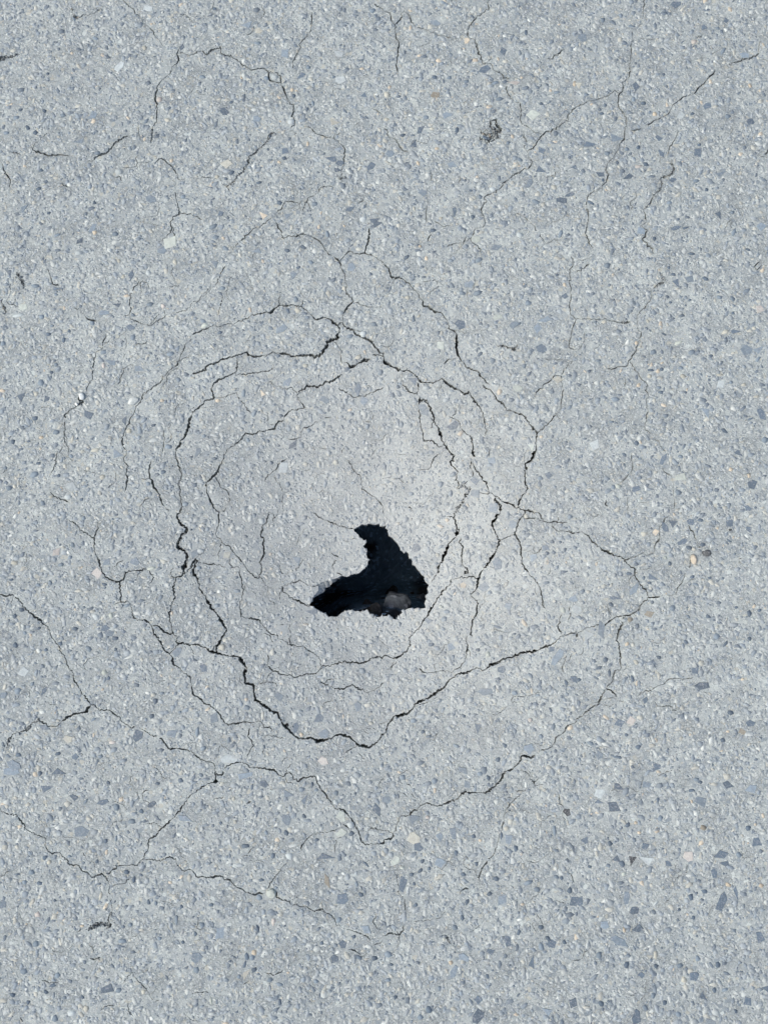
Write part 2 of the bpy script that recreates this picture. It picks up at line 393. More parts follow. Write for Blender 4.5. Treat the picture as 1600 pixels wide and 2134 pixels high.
# stones: x,y,length,width,angle,colour   (d dark slate, m mid blue grey, l light grey,
# b beige, o orange, w white, g greenish cream, p pink, k near black, n brown)
STONES = {
'A': """1500,390,70,45,-80,d 400,615,40,30,0,d 175,915,50,35,0,d 375,925,50,40,0,d 300,1105,55,45,0,d 235,1065,60,40,60,d 660,1185,110,45,-30,m 525,965,60,45,0,m 770,965,90,70,-50,m 1220,1010,70,45,-50,m 990,1435,75,70,0,l 345,1420,50,35,10,d 1260,1660,100,75,0,m 200,1730,100,45,-60,m 410,1775,40,35,0,d 320,1575,60,40,-30,d 790,1690,40,40,0,d 780,1900,100,45,-50,m 670,2010,80,45,-40,d 480,1960,70,35,-30,m 960,1950,70,45,0,m 1530,1640,50,50,0,m 1350,2090,80,70,0,m 790,1940,45,40,0,o 1400,1000,60,45,20,b 1330,830,60,50,0,p 1210,400,60,50,0,b 1000,550,110,60,-60,l 1240,70,90,60,0,l 640,670,24,24,0,w 580,1545,40,45,0,w 1420,2020,140,90,0,g 1560,1830,40,25,20,w 660,2110,80,50,0,l 60,1110,60,40,0,m 140,980,60,40,0,m 620,150,50,30,50,m 800,320,60,40,0,m 810,1300,70,40,-20,m""",
'B': """190,75,45,40,0,d 460,215,110,60,0,m 550,360,80,40,0,m 905,630,90,50,-40,d 270,930,110,65,40,d 545,990,70,60,0,m 330,855,40,30,0,d 90,640,60,45,0,m 780,440,80,90,0,m 970,560,60,40,50,m 835,750,35,40,0,o 415,650,30,25,0,o 350,895,35,45,0,l 1235,460,90,60,0,l 1240,690,110,70,0,l 1195,1015,90,60,0,b 830,1020,75,65,0,l 690,640,85,60,0,l 560,255,70,60,0,b 290,1370,100,75,-20,b 210,1475,45,50,0,b 330,1440,60,45,-40,d 285,1490,45,35,0,d 635,1245,25,30,0,d 780,1260,60,55,0,d 770,1320,60,45,0,d 1160,1320,110,55,20,d 1235,1360,80,55,0,d 1215,1420,70,45,0,d 1490,1390,90,55,-45,d 555,1525,60,30,0,d 965,1200,35,55,0,o 600,1790,55,75,0,o 730,1350,40,30,0,o 645,1460,75,60,0,l 1320,1740,90,50,-40,d 240,1780,60,50,0,d 180,1890,90,45,-20,m 1020,1700,70,50,0,m 800,1790,100,50,-50,m 730,1690,50,45,0,d 990,1835,60,55,0,l 1525,1830,80,60,-20,d 1535,1870,110,40,-30,d 1130,1950,80,40,85,m 930,2060,60,40,20,d 795,2090,60,40,0,d 540,2070,80,55,0,m 280,2070,60,40,0,m 200,1980,80,50,0,m 1430,1830,70,60,0,l 1440,790,60,50,0,d 1500,90,60,60,0,m 1270,1885,30,30,0,o 1400,1400,60,25,-40,b 1570,500,60,50,0,l 850,800,40,40,0,d 1180,640,50,40,-40,m 1010,860,35,60,0,m 620,650,50,40,0,m""",
'C': """835,580,110,65,-30,d 995,430,90,65,80,d 1180,275,55,40,80,d 420,645,60,45,0,d 540,650,80,40,0,m 685,680,60,40,0,m 430,190,100,55,0,m 690,340,60,50,90,o 425,790,80,55,20,n 1210,170,50,40,0,w 985,920,65,45,0,l 300,1080,90,50,-60,d 605,1085,60,40,90,d 270,1205,75,60,-30,d 155,1130,50,35,0,d 530,960,90,60,0,m 350,980,60,45,0,m 960,830,90,45,-10,m 1240,960,120,100,0,g 1310,1250,80,60,40,d 1300,1415,85,80,0,d 1580,1400,60,50,0,d 565,1370,80,60,0,m 330,1610,80,70,0,m 585,1770,90,40,85,d 720,1590,40,30,0,d 740,1810,50,50,0,d 1475,1670,100,55,0,d 1545,1625,90,35,-20,d 1260,1680,90,45,10,m 1210,1530,100,50,-60,m 1130,1955,75,55,0,l 1470,1950,90,35,-60,m 920,1585,60,50,0,l 760,1990,80,65,10,g 935,2060,110,60,-20,m 410,1920,60,40,0,d 285,1360,50,35,90,o 400,1075,50,35,0,b 440,1240,45,30,0,o 20,995,55,40,0,b 45,800,60,60,0,b 220,960,55,35,0,w 530,1130,55,45,0,l 1590,700,60,40,80,o 50,1280,80,70,0,m 250,1740,50,35,80,b 475,1820,45,40,0,b 300,2055,35,30,0,o 1080,690,120,40,0,p 975,720,45,35,0,w 1310,865,35,35,0,d 800,1640,60,50,0,m 860,1150,70,35,10,d 1030,1190,50,40,0,m 1130,1330,60,50,0,m 110,1500,40,30,0,m 930,690,80,40,0,m 490,20,60,30,0,m 1440,770,70,30,0,m""",
'D': """830,35,100,70,-30,d 1070,230,60,60,0,d 1175,235,60,45,0,m 1250,170,60,50,90,d 500,720,85,60,75,d 555,860,50,45,0,d 610,935,45,30,90,m 210,945,40,35,0,d 475,830,60,45,90,m 10,710,60,65,0,b 655,950,45,45,0,o 965,950,45,35,0,d 1095,880,80,55,-20,d 1450,1015,65,65,0,d 690,1150,65,60,0,d 110,1200,120,60,0,d 340,1145,110,80,0,m 260,1280,60,50,0,m 420,1245,55,45,0,m 515,1230,40,40,0,d 710,1280,90,40,60,d 1015,1275,90,90,0,d 1025,1210,45,35,0,d 580,1370,60,45,0,d 200,1450,85,55,0,d 445,1475,100,50,-15,d 220,1500,40,35,0,d 805,1500,70,50,0,d 515,1390,70,40,0,p 1210,1445,90,50,-25,m 1190,1800,80,55,70,d 1085,1580,40,40,0,d 340,1355,40,35,90,d 120,1690,70,30,30,d 830,1900,100,40,-10,d 910,1900,60,25,-15,d 560,1930,70,60,0,m 1325,1930,100,40,-70,m 1000,1510,60,50,0,m 1300,1770,50,50,0,m 1545,1890,90,80,0,m 1430,2080,50,25,0,d 960,2115,70,30,0,d 1155,510,35,30,0,w 730,620,35,35,0,d 1245,250,50,45,0,w 980,350,60,50,0,p 1450,715,50,40,80,o 160,1740,50,35,0,w 1390,480,90,55,0,m 50,310,90,80,0,m 1220,420,100,40,-60,m 370,130,60,40,90,m 460,220,80,30,0,m 220,170,50,50,0,m 1260,970,70,50,0,m 240,880,50,50,0,m 80,790,50,40,0,m 1040,1440,70,25,-50,m 770,1690,60,40,0,m 650,1990,40,40,0,d 850,1830,30,30,0,d 870,960,70,80,0,l""",
'E': """1095,160,100,50,-85,d 975,410,80,40,0,d 1105,490,45,40,0,m 1080,600,75,60,0,d 1110,680,60,50,90,m 535,700,55,35,-80,d 405,650,45,40,0,d 580,625,35,35,0,d 435,580,50,25,0,m 350,505,50,45,0,m 770,555,60,45,0,m 870,470,100,45,0,m 465,260,80,40,-15,d 470,320,45,30,0,m 300,250,80,50,0,m 1425,815,75,40,0,m 1165,940,85,55,10,m 430,970,40,35,0,d 470,905,40,40,0,m 920,880,100,50,0,m 345,1055,60,60,0,m 175,1165,90,60,-70,d 385,1190,60,50,-40,d 765,1310,90,85,90,d 1045,1365,70,70,30,d 295,1350,50,50,0,d 1280,1410,50,25,0,d 645,1520,35,30,0,d 110,1545,50,45,90,d 240,1545,40,20,0,d 575,1660,50,40,0,m 1000,1650,85,80,0,m 325,1725,55,35,0,d 490,1830,40,35,0,d 50,1765,40,35,90,m 1360,1800,50,40,0,d 1250,1895,50,45,0,m 1400,1585,60,50,0,m 680,2030,50,35,0,d 360,2060,60,60,0,m 1540,2070,60,50,0,m 1490,1030,50,50,0,m 995,40,50,40,80,b 1460,50,60,50,90,b 1030,170,40,40,0,b 1235,140,60,60,0,l 1360,415,50,40,0,p 175,425,75,65,0,g 155,495,100,40,-20,l 710,400,30,30,0,b 345,1510,50,35,0,o 865,915,55,40,90,p 1345,1195,45,40,30,o 810,1165,50,40,0,w 765,1190,60,40,60,l 305,1150,40,40,0,b 1065,1450,60,50,90,b 800,1615,75,40,0,b 855,1840,55,55,0,b 740,1780,45,40,90,b 1465,1550,30,20,70,w 125,1920,45,40,0,b 30,1850,35,30,0,w 435,2000,40,35,0,b 550,2020,70,60,0,l 590,1920,80,80,0,l 470,1470,80,50,0,m 80,1930,60,50,0,m 870,800,80,40,0,m 290,1820,80,50,-30,m 650,1050,80,40,0,l 1250,400,80,50,0,m 30,730,60,50,0,m""",
'F': """265,665,50,45,-30,d 800,455,70,40,70,d 865,360,70,45,90,m 95,540,70,45,0,m 745,610,110,55,-35,m 1315,665,70,45,0,m 720,820,45,40,0,d 1110,1195,80,55,20,m 1435,1210,85,75,90,m 1380,1110,120,60,-65,d 845,1575,110,50,-40,d 660,1720,45,40,0,d 185,1690,55,35,0,d 45,1640,100,50,-65,m 100,1500,40,40,0,m 465,1530,50,40,0,m 745,1330,50,35,0,d 760,1750,90,90,0,l 1460,1420,60,45,-70,m 1340,1890,55,40,0,m 1470,1740,35,35,0,m 1290,1600,60,30,40,m 430,1150,90,40,-75,m 970,1440,60,45,0,m 1090,1520,30,25,0,d 655,600,60,45,0,m 1510,570,80,50,0,m 960,510,45,40,0,m 990,50,60,50,0,m 890,95,60,30,0,d 180,60,80,60,0,m 520,1310,70,40,-60,m 795,1050,90,60,-60,m 635,1540,35,30,0,d 1325,1320,50,45,0,m 1570,970,60,60,0,m 1110,1900,80,40,-80,m 950,915,50,40,0,b 1390,840,70,45,0,b 1275,275,40,40,0,b 1240,485,65,60,0,l 1415,630,70,65,0,l 110,600,80,45,-30,g 635,1140,40,40,0,w 590,1145,60,50,0,o 205,1200,50,40,0,o 1210,730,35,35,0,l 945,1730,50,50,0,b 1200,1720,50,45,0,b 890,440,60,50,0,b 1170,1600,50,40,0,m 70,260,40,30,0,m 1490,1580,30,30,0,d 1330,90,70,80,0,m 255,265,60,50,0,m 850,160,60,80,0,m 800,1900,60,60,0,m 1490,150,30,30,0,d""",
'G': """630,570,100,90,0,d 575,1415,110,65,-10,d 1310,770,100,80,20,d 240,1045,90,70,0,d 115,1090,45,45,0,d 750,1860,80,75,-20,d 760,1975,75,70,0,m 1370,1830,60,60,0,d 580,1820,60,60,0,m 475,1900,60,60,0,m 555,1980,80,50,90,m 225,1980,60,50,0,m 160,1930,30,30,0,m 1505,330,60,55,0,d 1440,155,40,40,0,d 1180,115,50,40,0,m 185,10,60,40,0,d 780,310,80,50,0,m 710,235,80,60,0,m 1280,600,80,60,-50,m 1330,530,110,50,-15,m 245,520,70,35,80,d 165,805,45,40,0,m 795,820,70,40,-40,d 1165,915,50,45,0,m 900,1700,80,60,0,m 335,1260,80,55,0,m 340,1310,80,60,0,m 1120,560,40,25,0,d 1545,1260,60,40,-50,m 930,2080,90,90,0,m 475,740,75,70,0,g 945,505,85,45,-10,g 1505,240,45,30,85,o 945,630,30,25,0,w 385,740,55,45,0,l 350,1095,80,60,0,l 1110,1100,80,60,0,g 1445,1030,90,60,0,b 1230,1595,70,60,80,g 350,20,50,40,80,o 195,345,50,45,0,b 290,500,40,30,0,b 660,1150,30,20,70,w 960,1590,35,30,0,b 1310,1505,35,25,0,o 1160,880,35,30,0,b 990,235,30,30,0,b 1080,570,80,60,0,m 800,60,70,50,-30,m 1200,390,60,50,0,m 650,310,70,50,0,m 1300,1850,60,50,0,m 900,870,60,60,0,m""",
'H': """835,220,80,75,20,d 810,150,50,35,0,d 1330,630,100,35,-15,d 850,720,90,40,-30,g 1240,630,80,45,-20,b 515,710,40,35,90,o 730,650,60,25,30,d 785,385,40,35,0,d 945,365,35,25,0,d 760,340,45,30,70,d 910,410,30,20,0,d 1305,475,40,35,0,d 260,80,60,60,0,m 1080,190,70,40,20,d 725,1690,110,40,-72,d 400,1655,55,40,20,d 500,1560,60,45,80,d 495,1940,75,45,-15,d 1465,1900,85,75,-50,d 1350,1640,80,60,0,d 1545,1320,110,60,65,d 1090,1300,110,50,70,m 1235,1455,70,40,20,d 1450,1355,70,20,-15,d 1570,1530,60,50,0,m 620,950,60,30,0,d 710,940,45,35,0,d 870,930,60,40,0,m 320,1190,80,50,0,m 705,1135,50,40,0,d 745,1330,50,50,0,m 110,960,45,35,-50,d 185,870,60,35,0,m 290,1380,50,30,0,m 150,1570,90,80,90,l 520,1075,40,40,0,o 610,1000,50,45,0,b 890,1000,50,45,0,b 865,1845,90,60,0,g 1290,1775,45,40,0,o 1420,1815,50,30,90,o 1395,1070,50,35,0,b 1480,600,40,35,0,b 375,70,35,30,0,b 595,540,35,35,0,b 1195,990,70,30,0,b 350,1920,60,50,0,g 245,520,60,40,0,b 1200,1065,80,70,0,l 1420,780,100,90,0,m 1520,770,90,60,-40,m 1430,2100,60,50,0,d 850,1970,60,60,0,m 1500,1170,60,25,0,b 1190,345,60,50,0,m 940,190,70,60,0,m 1530,440,60,60,0,p 770,95,30,30,0,d 1120,830,40,30,0,d 1290,1050,45,40,0,m 640,800,60,50,0,m 960,800,60,50,0,m 690,1095,50,40,0,m 910,1135,30,30,0,d 1180,300,40,30,0,m 1510,860,70,40,-40,m 310,1925,50,50,0,m 530,1690,35,30,0,m 870,1670,50,30,0,m 1300,350,40,60,0,m 30,690,40,40,0,m""",
'I': """880,970,75,50,0,d 630,975,50,45,0,d 330,970,40,35,0,d 190,790,60,45,0,d 125,870,45,35,90,d 130,1110,50,50,0,d 740,1140,70,50,70,m 965,1055,60,45,0,d 965,1145,30,30,0,d 500,1105,45,45,0,d 385,1150,40,30,0,d 370,1490,80,40,-60,d 150,1490,70,55,-60,m 30,1530,70,60,-40,m 1295,1575,60,40,90,d 1350,1510,50,35,0,m 905,1390,45,35,90,d 1150,1870,95,75,-60,d 1440,1840,90,80,-50,m 375,1800,100,45,20,m 160,2025,60,45,0,d 485,2015,60,35,-15,d 630,2040,60,55,0,d 120,2110,130,70,0,m 1265,1700,50,50,0,d 1220,1730,40,30,90,m 95,565,45,30,0,d 1125,415,80,70,0,m 1340,710,60,50,-50,m 890,420,80,60,-50,m 510,440,60,35,-30,m 600,280,50,50,0,m 870,605,50,30,0,d 1255,240,35,35,0,d 420,590,60,40,-80,m 700,50,40,40,0,m 940,60,35,30,0,m 1060,780,70,30,0,m 275,1430,40,40,0,m 520,760,45,30,0,m 800,870,60,60,0,l 590,380,40,40,0,m 475,335,85,60,-40,p 820,510,80,70,50,p 575,340,40,30,0,w 1260,470,75,30,0,g 925,865,55,40,80,g 870,1340,60,60,0,g 125,425,70,45,0,b 680,1720,70,60,0,l 1235,1510,60,30,20,w 570,1895,70,60,0,b 355,1670,50,40,0,w 200,1330,90,80,0,l 1080,1210,100,20,0,w 940,1920,70,40,0,p 1480,1160,90,60,-40,m 840,2040,40,40,0,m 1500,1670,30,30,0,m 910,1010,90,50,0,m 320,610,50,30,0,m 210,1010,50,40,0,m 780,1730,60,30,-20,m""",
'J': """20,350,90,60,-75,m 445,205,60,30,0,d 370,545,40,35,0,d 315,1115,45,35,0,d 100,1305,70,55,60,d 190,1715,100,75,-65,m 455,1630,70,50,0,m 730,1540,80,80,0,m 865,1800,90,45,-80,d 1050,1715,90,85,-30,d 1100,1850,90,70,0,m 995,830,110,50,0,d 1150,1070,60,50,0,m 1545,1050,40,35,0,d 1450,1115,35,35,0,m 865,400,80,70,0,m 1270,480,80,50,0,m 380,660,70,50,0,m 1270,1775,40,35,0,m 310,1900,60,35,-75,m 95,1970,60,35,0,m 600,1960,40,30,80,d 1370,1600,80,60,80,m 1420,1320,60,60,0,m 50,465,50,50,0,m 325,80,35,30,0,d 520,30,60,40,90,m 45,1830,80,40,-75,m 230,660,55,40,0,w 925,1865,45,45,0,o 310,385,80,60,-20,b 100,340,70,50,0,l 590,80,70,60,90,l 700,1015,20,20,0,w 1105,1240,40,25,90,w 230,1120,60,60,0,b 770,975,110,80,90,l 1080,2030,90,60,0,p 750,1010,30,25,0,o 310,2060,140,70,0,l 940,200,60,40,0,m 210,780,60,50,0,m 740,890,60,40,0,m 1360,50,40,40,0,m""",
'K': """270,300,80,75,0,d 710,130,70,50,90,d 470,290,60,35,-30,m 930,440,110,80,90,d 830,640,100,90,0,m 875,670,50,40,0,m 1035,790,70,70,0,m 1080,110,80,70,90,m 360,905,75,50,15,d 500,890,75,45,-25,m 130,935,60,40,90,m 490,975,50,35,0,m 395,1105,75,35,-15,d 560,1110,110,70,-40,m 520,830,60,50,0,m 780,1150,50,40,0,d 575,1210,50,40,90,m 835,1500,140,60,-5,m 980,1315,65,60,0,d 790,1800,90,60,75,d 370,1870,80,30,-20,d 325,1830,40,35,0,d 1005,1945,50,40,60,d 945,2065,50,40,0,d 600,1950,60,30,0,m 180,1905,40,40,0,m 245,1740,60,50,0,m 1390,1140,65,45,0,d 1430,1230,160,60,-55,m 945,960,90,25,20,d 1080,1020,50,20,0,d 1355,345,40,40,0,d 1410,335,40,35,0,d 1505,315,50,35,90,d 1400,250,50,35,-20,d 1325,290,70,60,0,d 1465,250,35,30,0,d 1240,370,80,60,-50,m 1590,300,50,40,0,m 1350,590,70,40,0,m 1440,460,40,40,0,m 1545,40,50,40,0,m 1580,1400,70,70,0,d 1515,1420,60,30,70,d 1215,1360,80,30,40,m 1385,1650,60,25,75,d 1280,1525,40,35,0,m 1570,720,80,60,0,m 1180,1970,100,90,0,m 690,215,50,45,0,d 790,130,60,45,0,m 450,360,45,40,0,b 525,70,40,35,0,o 475,790,45,40,0,g 865,1190,60,45,80,g 1490,830,60,50,60,g 1220,1735,50,40,0,p 1555,1780,60,40,-30,o 1180,30,50,35,90,b 580,360,30,30,0,b 660,610,50,50,0,o 320,1370,80,40,0,m 1310,1870,40,40,0,m 1090,1510,60,50,0,m 640,980,30,25,0,d 660,1700,40,30,0,d""",
'L': """800,100,75,65,0,d 1280,95,85,65,-25,d 1030,70,55,40,0,d 945,100,60,55,0,d 1440,145,60,50,70,d 885,250,90,45,-20,d 1010,265,50,40,0,d 940,295,60,35,20,d 715,120,90,50,80,d 645,545,90,50,15,d 610,590,50,30,0,d 480,650,110,50,-50,m 330,720,110,30,5,d 290,770,60,35,40,d 210,980,150,50,-80,m 440,515,60,30,0,d 1075,1450,120,60,5,d 985,1320,60,50,0,d 910,1080,50,35,30,d 1280,1670,55,50,0,d 1455,1760,75,55,-30,d 1220,1900,45,40,0,d 1380,1830,60,60,0,n 575,1570,60,50,90,d 470,1390,60,35,70,d 245,1235,50,45,0,d 190,1300,70,35,0,d 275,1340,80,30,90,d 20,1400,45,40,0,d 360,1760,75,55,0,d 415,1860,40,40,0,d 120,1930,70,35,0,m 510,1960,60,45,0,d 190,2030,70,60,90,m 330,2040,110,25,10,d 675,2120,60,50,0,d 1440,850,60,40,90,d 1525,820,40,30,0,d 1330,795,35,30,0,d 1240,1110,90,30,-60,d 1440,1055,40,40,0,d 690,1210,50,40,0,d 665,170,55,55,0,o 610,850,85,60,-30,n 425,1100,45,35,-30,o 740,380,40,40,0,g 455,1740,80,70,0,p 450,900,50,50,0,n 915,1710,45,25,90,w 1110,1610,40,25,80,w 1260,1830,40,25,20,o 1385,1395,40,30,0,o 500,1250,50,40,30,b 80,1000,100,80,-20,l 40,800,90,70,0,l 50,660,60,50,0,m 590,180,70,50,0,b 1190,1040,60,50,0,m 800,800,60,60,0,m 1100,870,50,40,0,d 860,940,40,35,0,m 970,560,40,35,0,d 1110,550,35,30,0,d 1220,555,30,30,0,m 930,870,50,30,60,m 1270,240,60,20,50,d 780,430,40,40,0,d 1280,150,30,25,0,k 560,550,30,40,0,m 990,600,60,25,0,m 1320,350,40,30,0,m""",
'M': """495,30,120,50,5,d 400,170,100,60,-10,d 615,250,75,50,10,d 335,50,50,40,90,d 855,290,100,45,-20,d 1240,290,75,40,-35,d 975,330,60,50,0,m 1100,445,65,55,0,m 905,125,35,35,0,d 1320,130,55,30,0,d 1510,105,50,45,0,d 885,610,50,40,90,d 970,590,50,25,90,m 685,530,120,80,0,m 100,30,130,60,0,m 380,750,50,40,-50,d 580,735,40,30,0,m 800,790,40,35,-30,d 1060,870,60,45,50,d 1120,930,60,40,90,d 1180,360,50,45,60,d 890,1850,100,60,-25,d 990,1855,50,45,0,m 450,1805,80,35,-10,d 385,1870,50,40,30,d 300,1465,60,55,0,m 1020,1440,90,40,0,m 1240,1120,60,30,70,d 1300,1130,60,35,90,m 1515,1160,35,35,0,d 1525,1455,35,35,0,d 460,1105,30,30,0,d 240,1955,35,35,0,d 110,1895,40,40,0,d 200,1700,60,60,0,m 485,1730,50,40,0,m 690,1910,35,30,0,d 460,2090,60,60,0,m 1560,410,130,50,0,m 415,785,50,45,0,b 840,1070,80,30,-70,b 320,1220,60,50,0,p 1200,1870,40,40,0,b 690,1320,40,20,0,o 600,2040,80,60,0,l 720,2010,60,50,0,b 1270,2090,45,35,0,w 235,220,40,40,0,w 720,280,60,30,-40,m 20,1140,70,60,0,m 330,960,50,40,0,d 205,955,40,40,0,m 1470,1270,90,30,-80,m 1330,1420,50,30,30,m 1090,1310,40,40,0,m 540,950,50,25,-40,m 270,870,60,50,0,m""",
'N': """605,135,80,55,10,d 500,160,60,30,85,d 1120,735,160,50,-3,d 1125,945,120,40,80,n 675,735,60,40,-75,d 1250,1095,95,85,0,d 1405,1055,60,45,20,d 790,435,90,75,90,m 445,650,70,40,0,d 240,460,40,35,0,d 935,260,90,40,-75,d 1000,140,60,30,90,d 1035,185,45,40,0,m 810,205,90,60,0,m 785,545,50,50,0,d 1540,355,110,65,70,d 1255,1470,65,60,0,d 1190,1590,60,60,0,d 1520,1590,50,50,0,d 1400,1570,60,40,40,d 550,1340,80,30,85,d 80,1310,65,50,60,m 235,1380,80,80,0,m 30,1385,45,35,90,d 160,1145,45,35,0,d 560,1080,55,45,0,m 460,1570,60,45,80,d 440,1640,60,30,-70,d 520,1685,55,45,0,d 500,1585,50,40,0,m 650,1770,55,45,0,m 730,1805,60,40,0,m 40,1580,90,80,-30,m 40,1690,60,55,0,m 390,1740,40,35,0,m 735,1955,60,30,70,d 1035,1780,50,40,0,m 1450,1345,100,60,0,m 1230,1270,60,55,0,m 1370,970,60,30,90,m 1450,805,70,25,50,d 935,405,45,40,0,d 580,935,45,35,0,d 810,740,70,60,0,l 450,60,120,45,-15,m 75,60,45,40,0,m 910,180,60,50,0,m 1200,210,60,60,0,m 520,1540,45,45,0,o 450,1720,100,45,-75,b 350,255,40,40,0,b 205,265,20,20,0,w 680,1280,70,40,-80,p 1265,880,40,30,0,w 160,1940,70,30,70,g 1265,390,90,70,60,g 1190,300,60,50,60,l 1330,440,70,60,80,l 1230,560,130,60,-30,g 1055,75,50,30,90,w 1330,550,60,40,0,d 1040,600,45,35,0,d 620,540,35,50,0,m 1350,1410,40,35,0,d 1080,1460,40,35,0,d 700,1000,40,30,0,m""",
'O': """155,975,120,60,-75,d 230,890,45,40,0,d 250,970,40,35,0,d 465,810,75,65,0,m 600,705,50,40,80,d 290,660,80,70,0,d 255,590,100,90,0,b 1500,335,65,60,20,k 770,800,45,35,0,d 935,925,60,45,60,d 690,1120,55,40,-60,d 980,1100,100,70,-30,m 880,1050,50,35,0,d 1030,1440,85,45,80,d 1365,1425,60,40,50,d 1395,1465,65,60,0,d 1305,1490,60,60,0,m 1500,1455,45,45,0,d 1225,1620,110,50,80,d 890,1530,60,60,-50,d 665,1580,90,55,0,m 580,550,90,50,80,m 460,580,70,60,80,m 745,570,40,35,0,d 1095,670,60,40,80,d 970,550,60,30,90,d 1040,600,70,60,90,m 1545,1020,55,50,0,d 1580,1115,70,70,0,d 1475,920,35,30,0,d 860,1740,60,30,60,d 580,1700,100,50,-60,m 785,1935,65,65,0,d 780,2080,110,80,-60,d 375,2020,60,45,60,d 300,2080,60,60,0,m 95,1910,35,35,0,d 35,1555,60,50,0,m 1575,1960,70,60,0,d 1360,2030,80,70,0,m 650,1250,50,35,80,d 590,1330,50,50,0,m 265,1145,45,40,-40,d 690,130,70,60,50,m 420,110,60,50,0,m 870,85,50,40,80,d 150,75,50,45,0,m 20,270,70,60,0,m 320,780,45,40,0,d 375,840,40,35,0,d 300,860,50,35,-50,d 660,890,45,35,0,d 1420,530,100,35,80,m 95,775,80,60,-50,g 155,835,45,30,0,g 1010,505,50,45,0,b 800,605,35,30,0,o 1180,140,55,30,-80,w 365,410,40,35,0,p 555,1625,45,40,0,o 1130,1265,50,30,-20,w 245,420,90,70,0,m 660,20,90,50,0,m 800,50,60,40,0,m 1200,960,80,50,0,m 1270,1010,60,50,0,m 30,1770,50,40,0,m 60,1640,40,30,0,d 460,1840,40,40,0,m 1120,1370,60,30,-70,d 1310,1330,50,40,0,d 1430,910,60,40,0,m""",
'P': """345,170,90,55,30,d 310,330,110,90,60,d 185,285,80,40,-15,d 195,215,100,80,-20,l 1260,145,90,60,35,d 1030,120,40,35,0,d 960,190,55,30,0,d 680,270,45,25,90,d 430,475,50,45,0,d 70,600,60,60,0,d 280,630,45,45,0,d 570,650,60,55,-50,d 475,770,75,65,80,k 330,770,60,60,0,d 385,800,55,50,0,d 265,815,50,40,0,m 110,825,45,30,0,d 765,800,60,50,50,d 1205,715,115,65,-3,d 1235,795,80,50,0,d 1150,880,70,50,80,d 20,1105,75,75,0,d 1070,1030,60,45,0,d 955,1075,60,45,60,d 1330,1050,110,30,85,d 1215,1115,150,60,-70,d 420,1090,100,50,90,m 485,1190,90,60,0,d 855,1185,40,35,0,d 975,1250,45,35,90,d 510,1340,90,60,0,d 360,1450,160,60,0,m 190,1560,60,60,0,m 540,1730,65,50,0,d 420,1640,50,50,0,d 665,1655,40,40,0,d 985,1740,70,65,0,d 1150,1855,50,40,40,d 735,1955,50,40,80,d 210,1965,50,50,0,d 575,2000,50,50,0,m 500,2080,120,70,90,d 1060,1900,70,60,0,d 1540,1430,80,60,60,d 1580,1840,70,60,0,d 1430,1950,60,60,0,d 1330,2030,40,35,90,d 1430,500,50,50,0,d 1510,625,80,80,0,d 1455,180,100,70,0,m 560,110,80,60,0,m 1030,280,90,70,0,m 930,740,80,75,0,p 395,885,50,40,0,g 495,460,30,30,0,o 525,540,30,25,0,o 960,280,35,25,80,o 1540,980,45,40,0,o 1265,975,50,35,0,o 805,970,40,25,90,b 590,770,120,80,0,l 510,875,30,30,0,w 955,530,25,25,0,w 660,1130,80,30,-50,l 660,1560,80,40,90,b 900,1770,60,60,0,b 400,1350,40,30,90,o 1580,1120,40,40,0,w 1060,500,50,50,0,n 1000,100,60,40,0,m 1370,730,60,50,0,m 700,420,40,60,0,m 240,1310,70,60,0,m 1180,1640,50,50,0,d 860,1650,60,40,0,m 640,1900,50,50,0,m 1240,1850,60,30,0,m 1010,1590,50,60,0,m 850,2050,50,60,0,m""",
}
# ---------------------------------------------------------------- the lie of the land
PXW, PXH = 1600.0, 2134.0
TANV = math.tan(FOV_V / 2)
CT, ST = math.cos(TILT), math.sin(TILT)
CAMP = np.array([0.0, -CAM_H * math.tan(TILT), CAM_H])

def flat(px, py):
    u = (px - PXW / 2) / (PXH / 2) * TANV
    v = -(py - PXH / 2) / (PXH / 2) * TANV
    d = np.stack([u, v * CT + ST, v * ST - CT], -1)
    return d

def at_depth(px, py, z):
    d = flat(np.asarray(px, float), np.asarray(py, float))
    t = (z - CAMP[2]) / d[..., 2]
    return CAMP[0] + t * d[..., 0], CAMP[1] + t * d[..., 1]

HX, HY = [float(q) for q in at_depth(775.0, 1165.0, -0.05)]       # middle of the hollow

def ground(x, y):
    """height of the road: gentle waves and the sunken bowl round the hole"""
    x = np.asarray(x, float); y = np.asarray(y, float)
    dx, dy = x - HX, y - HY
    r = np.sqrt((dx / 1.0) ** 2 + (dy / 1.12) ** 2)
    th = np.arctan2(dy, dx)
    r = r * (1 + 0.07 * np.sin(2 * th + 0.7) + 0.04 * np.sin(3 * th + 2.0))
    z = -0.054 * np.exp(-(r / 0.205) ** 2.4) - 0.012 * np.exp(-(r / 0.42) ** 2)
    z = z + 0.0012 * np.sin(x * 13.1 + 1.3 * np.sin(y * 9)) * np.sin(y * 11.7 + 0.6)
    z = z + 0.0006 * np.sin(x * 41 + y * 23) * np.sin(y * 37 - x * 19 + 1)
    return z

def px2world(px, py):
    px = np.asarray(px, float); py = np.asarray(py, float)
    z = np.zeros(px.shape)
    for _ in range(9):
        x, y = at_depth(px, py, z)
        z = 0.4 * z + 0.6 * ground(x, y)
    return x, y

MPP = float(at_depth(801.0, 1067.0, 0.0)[0] - at_depth(800.0, 1067.0, 0.0)[0])   # metres per pixel

# ---------------------------------------------------------------- materials
TINT = (0.972, 1.014, 0.998)
def tint(c):
    return tuple(a * b for a, b in zip(c, TINT))

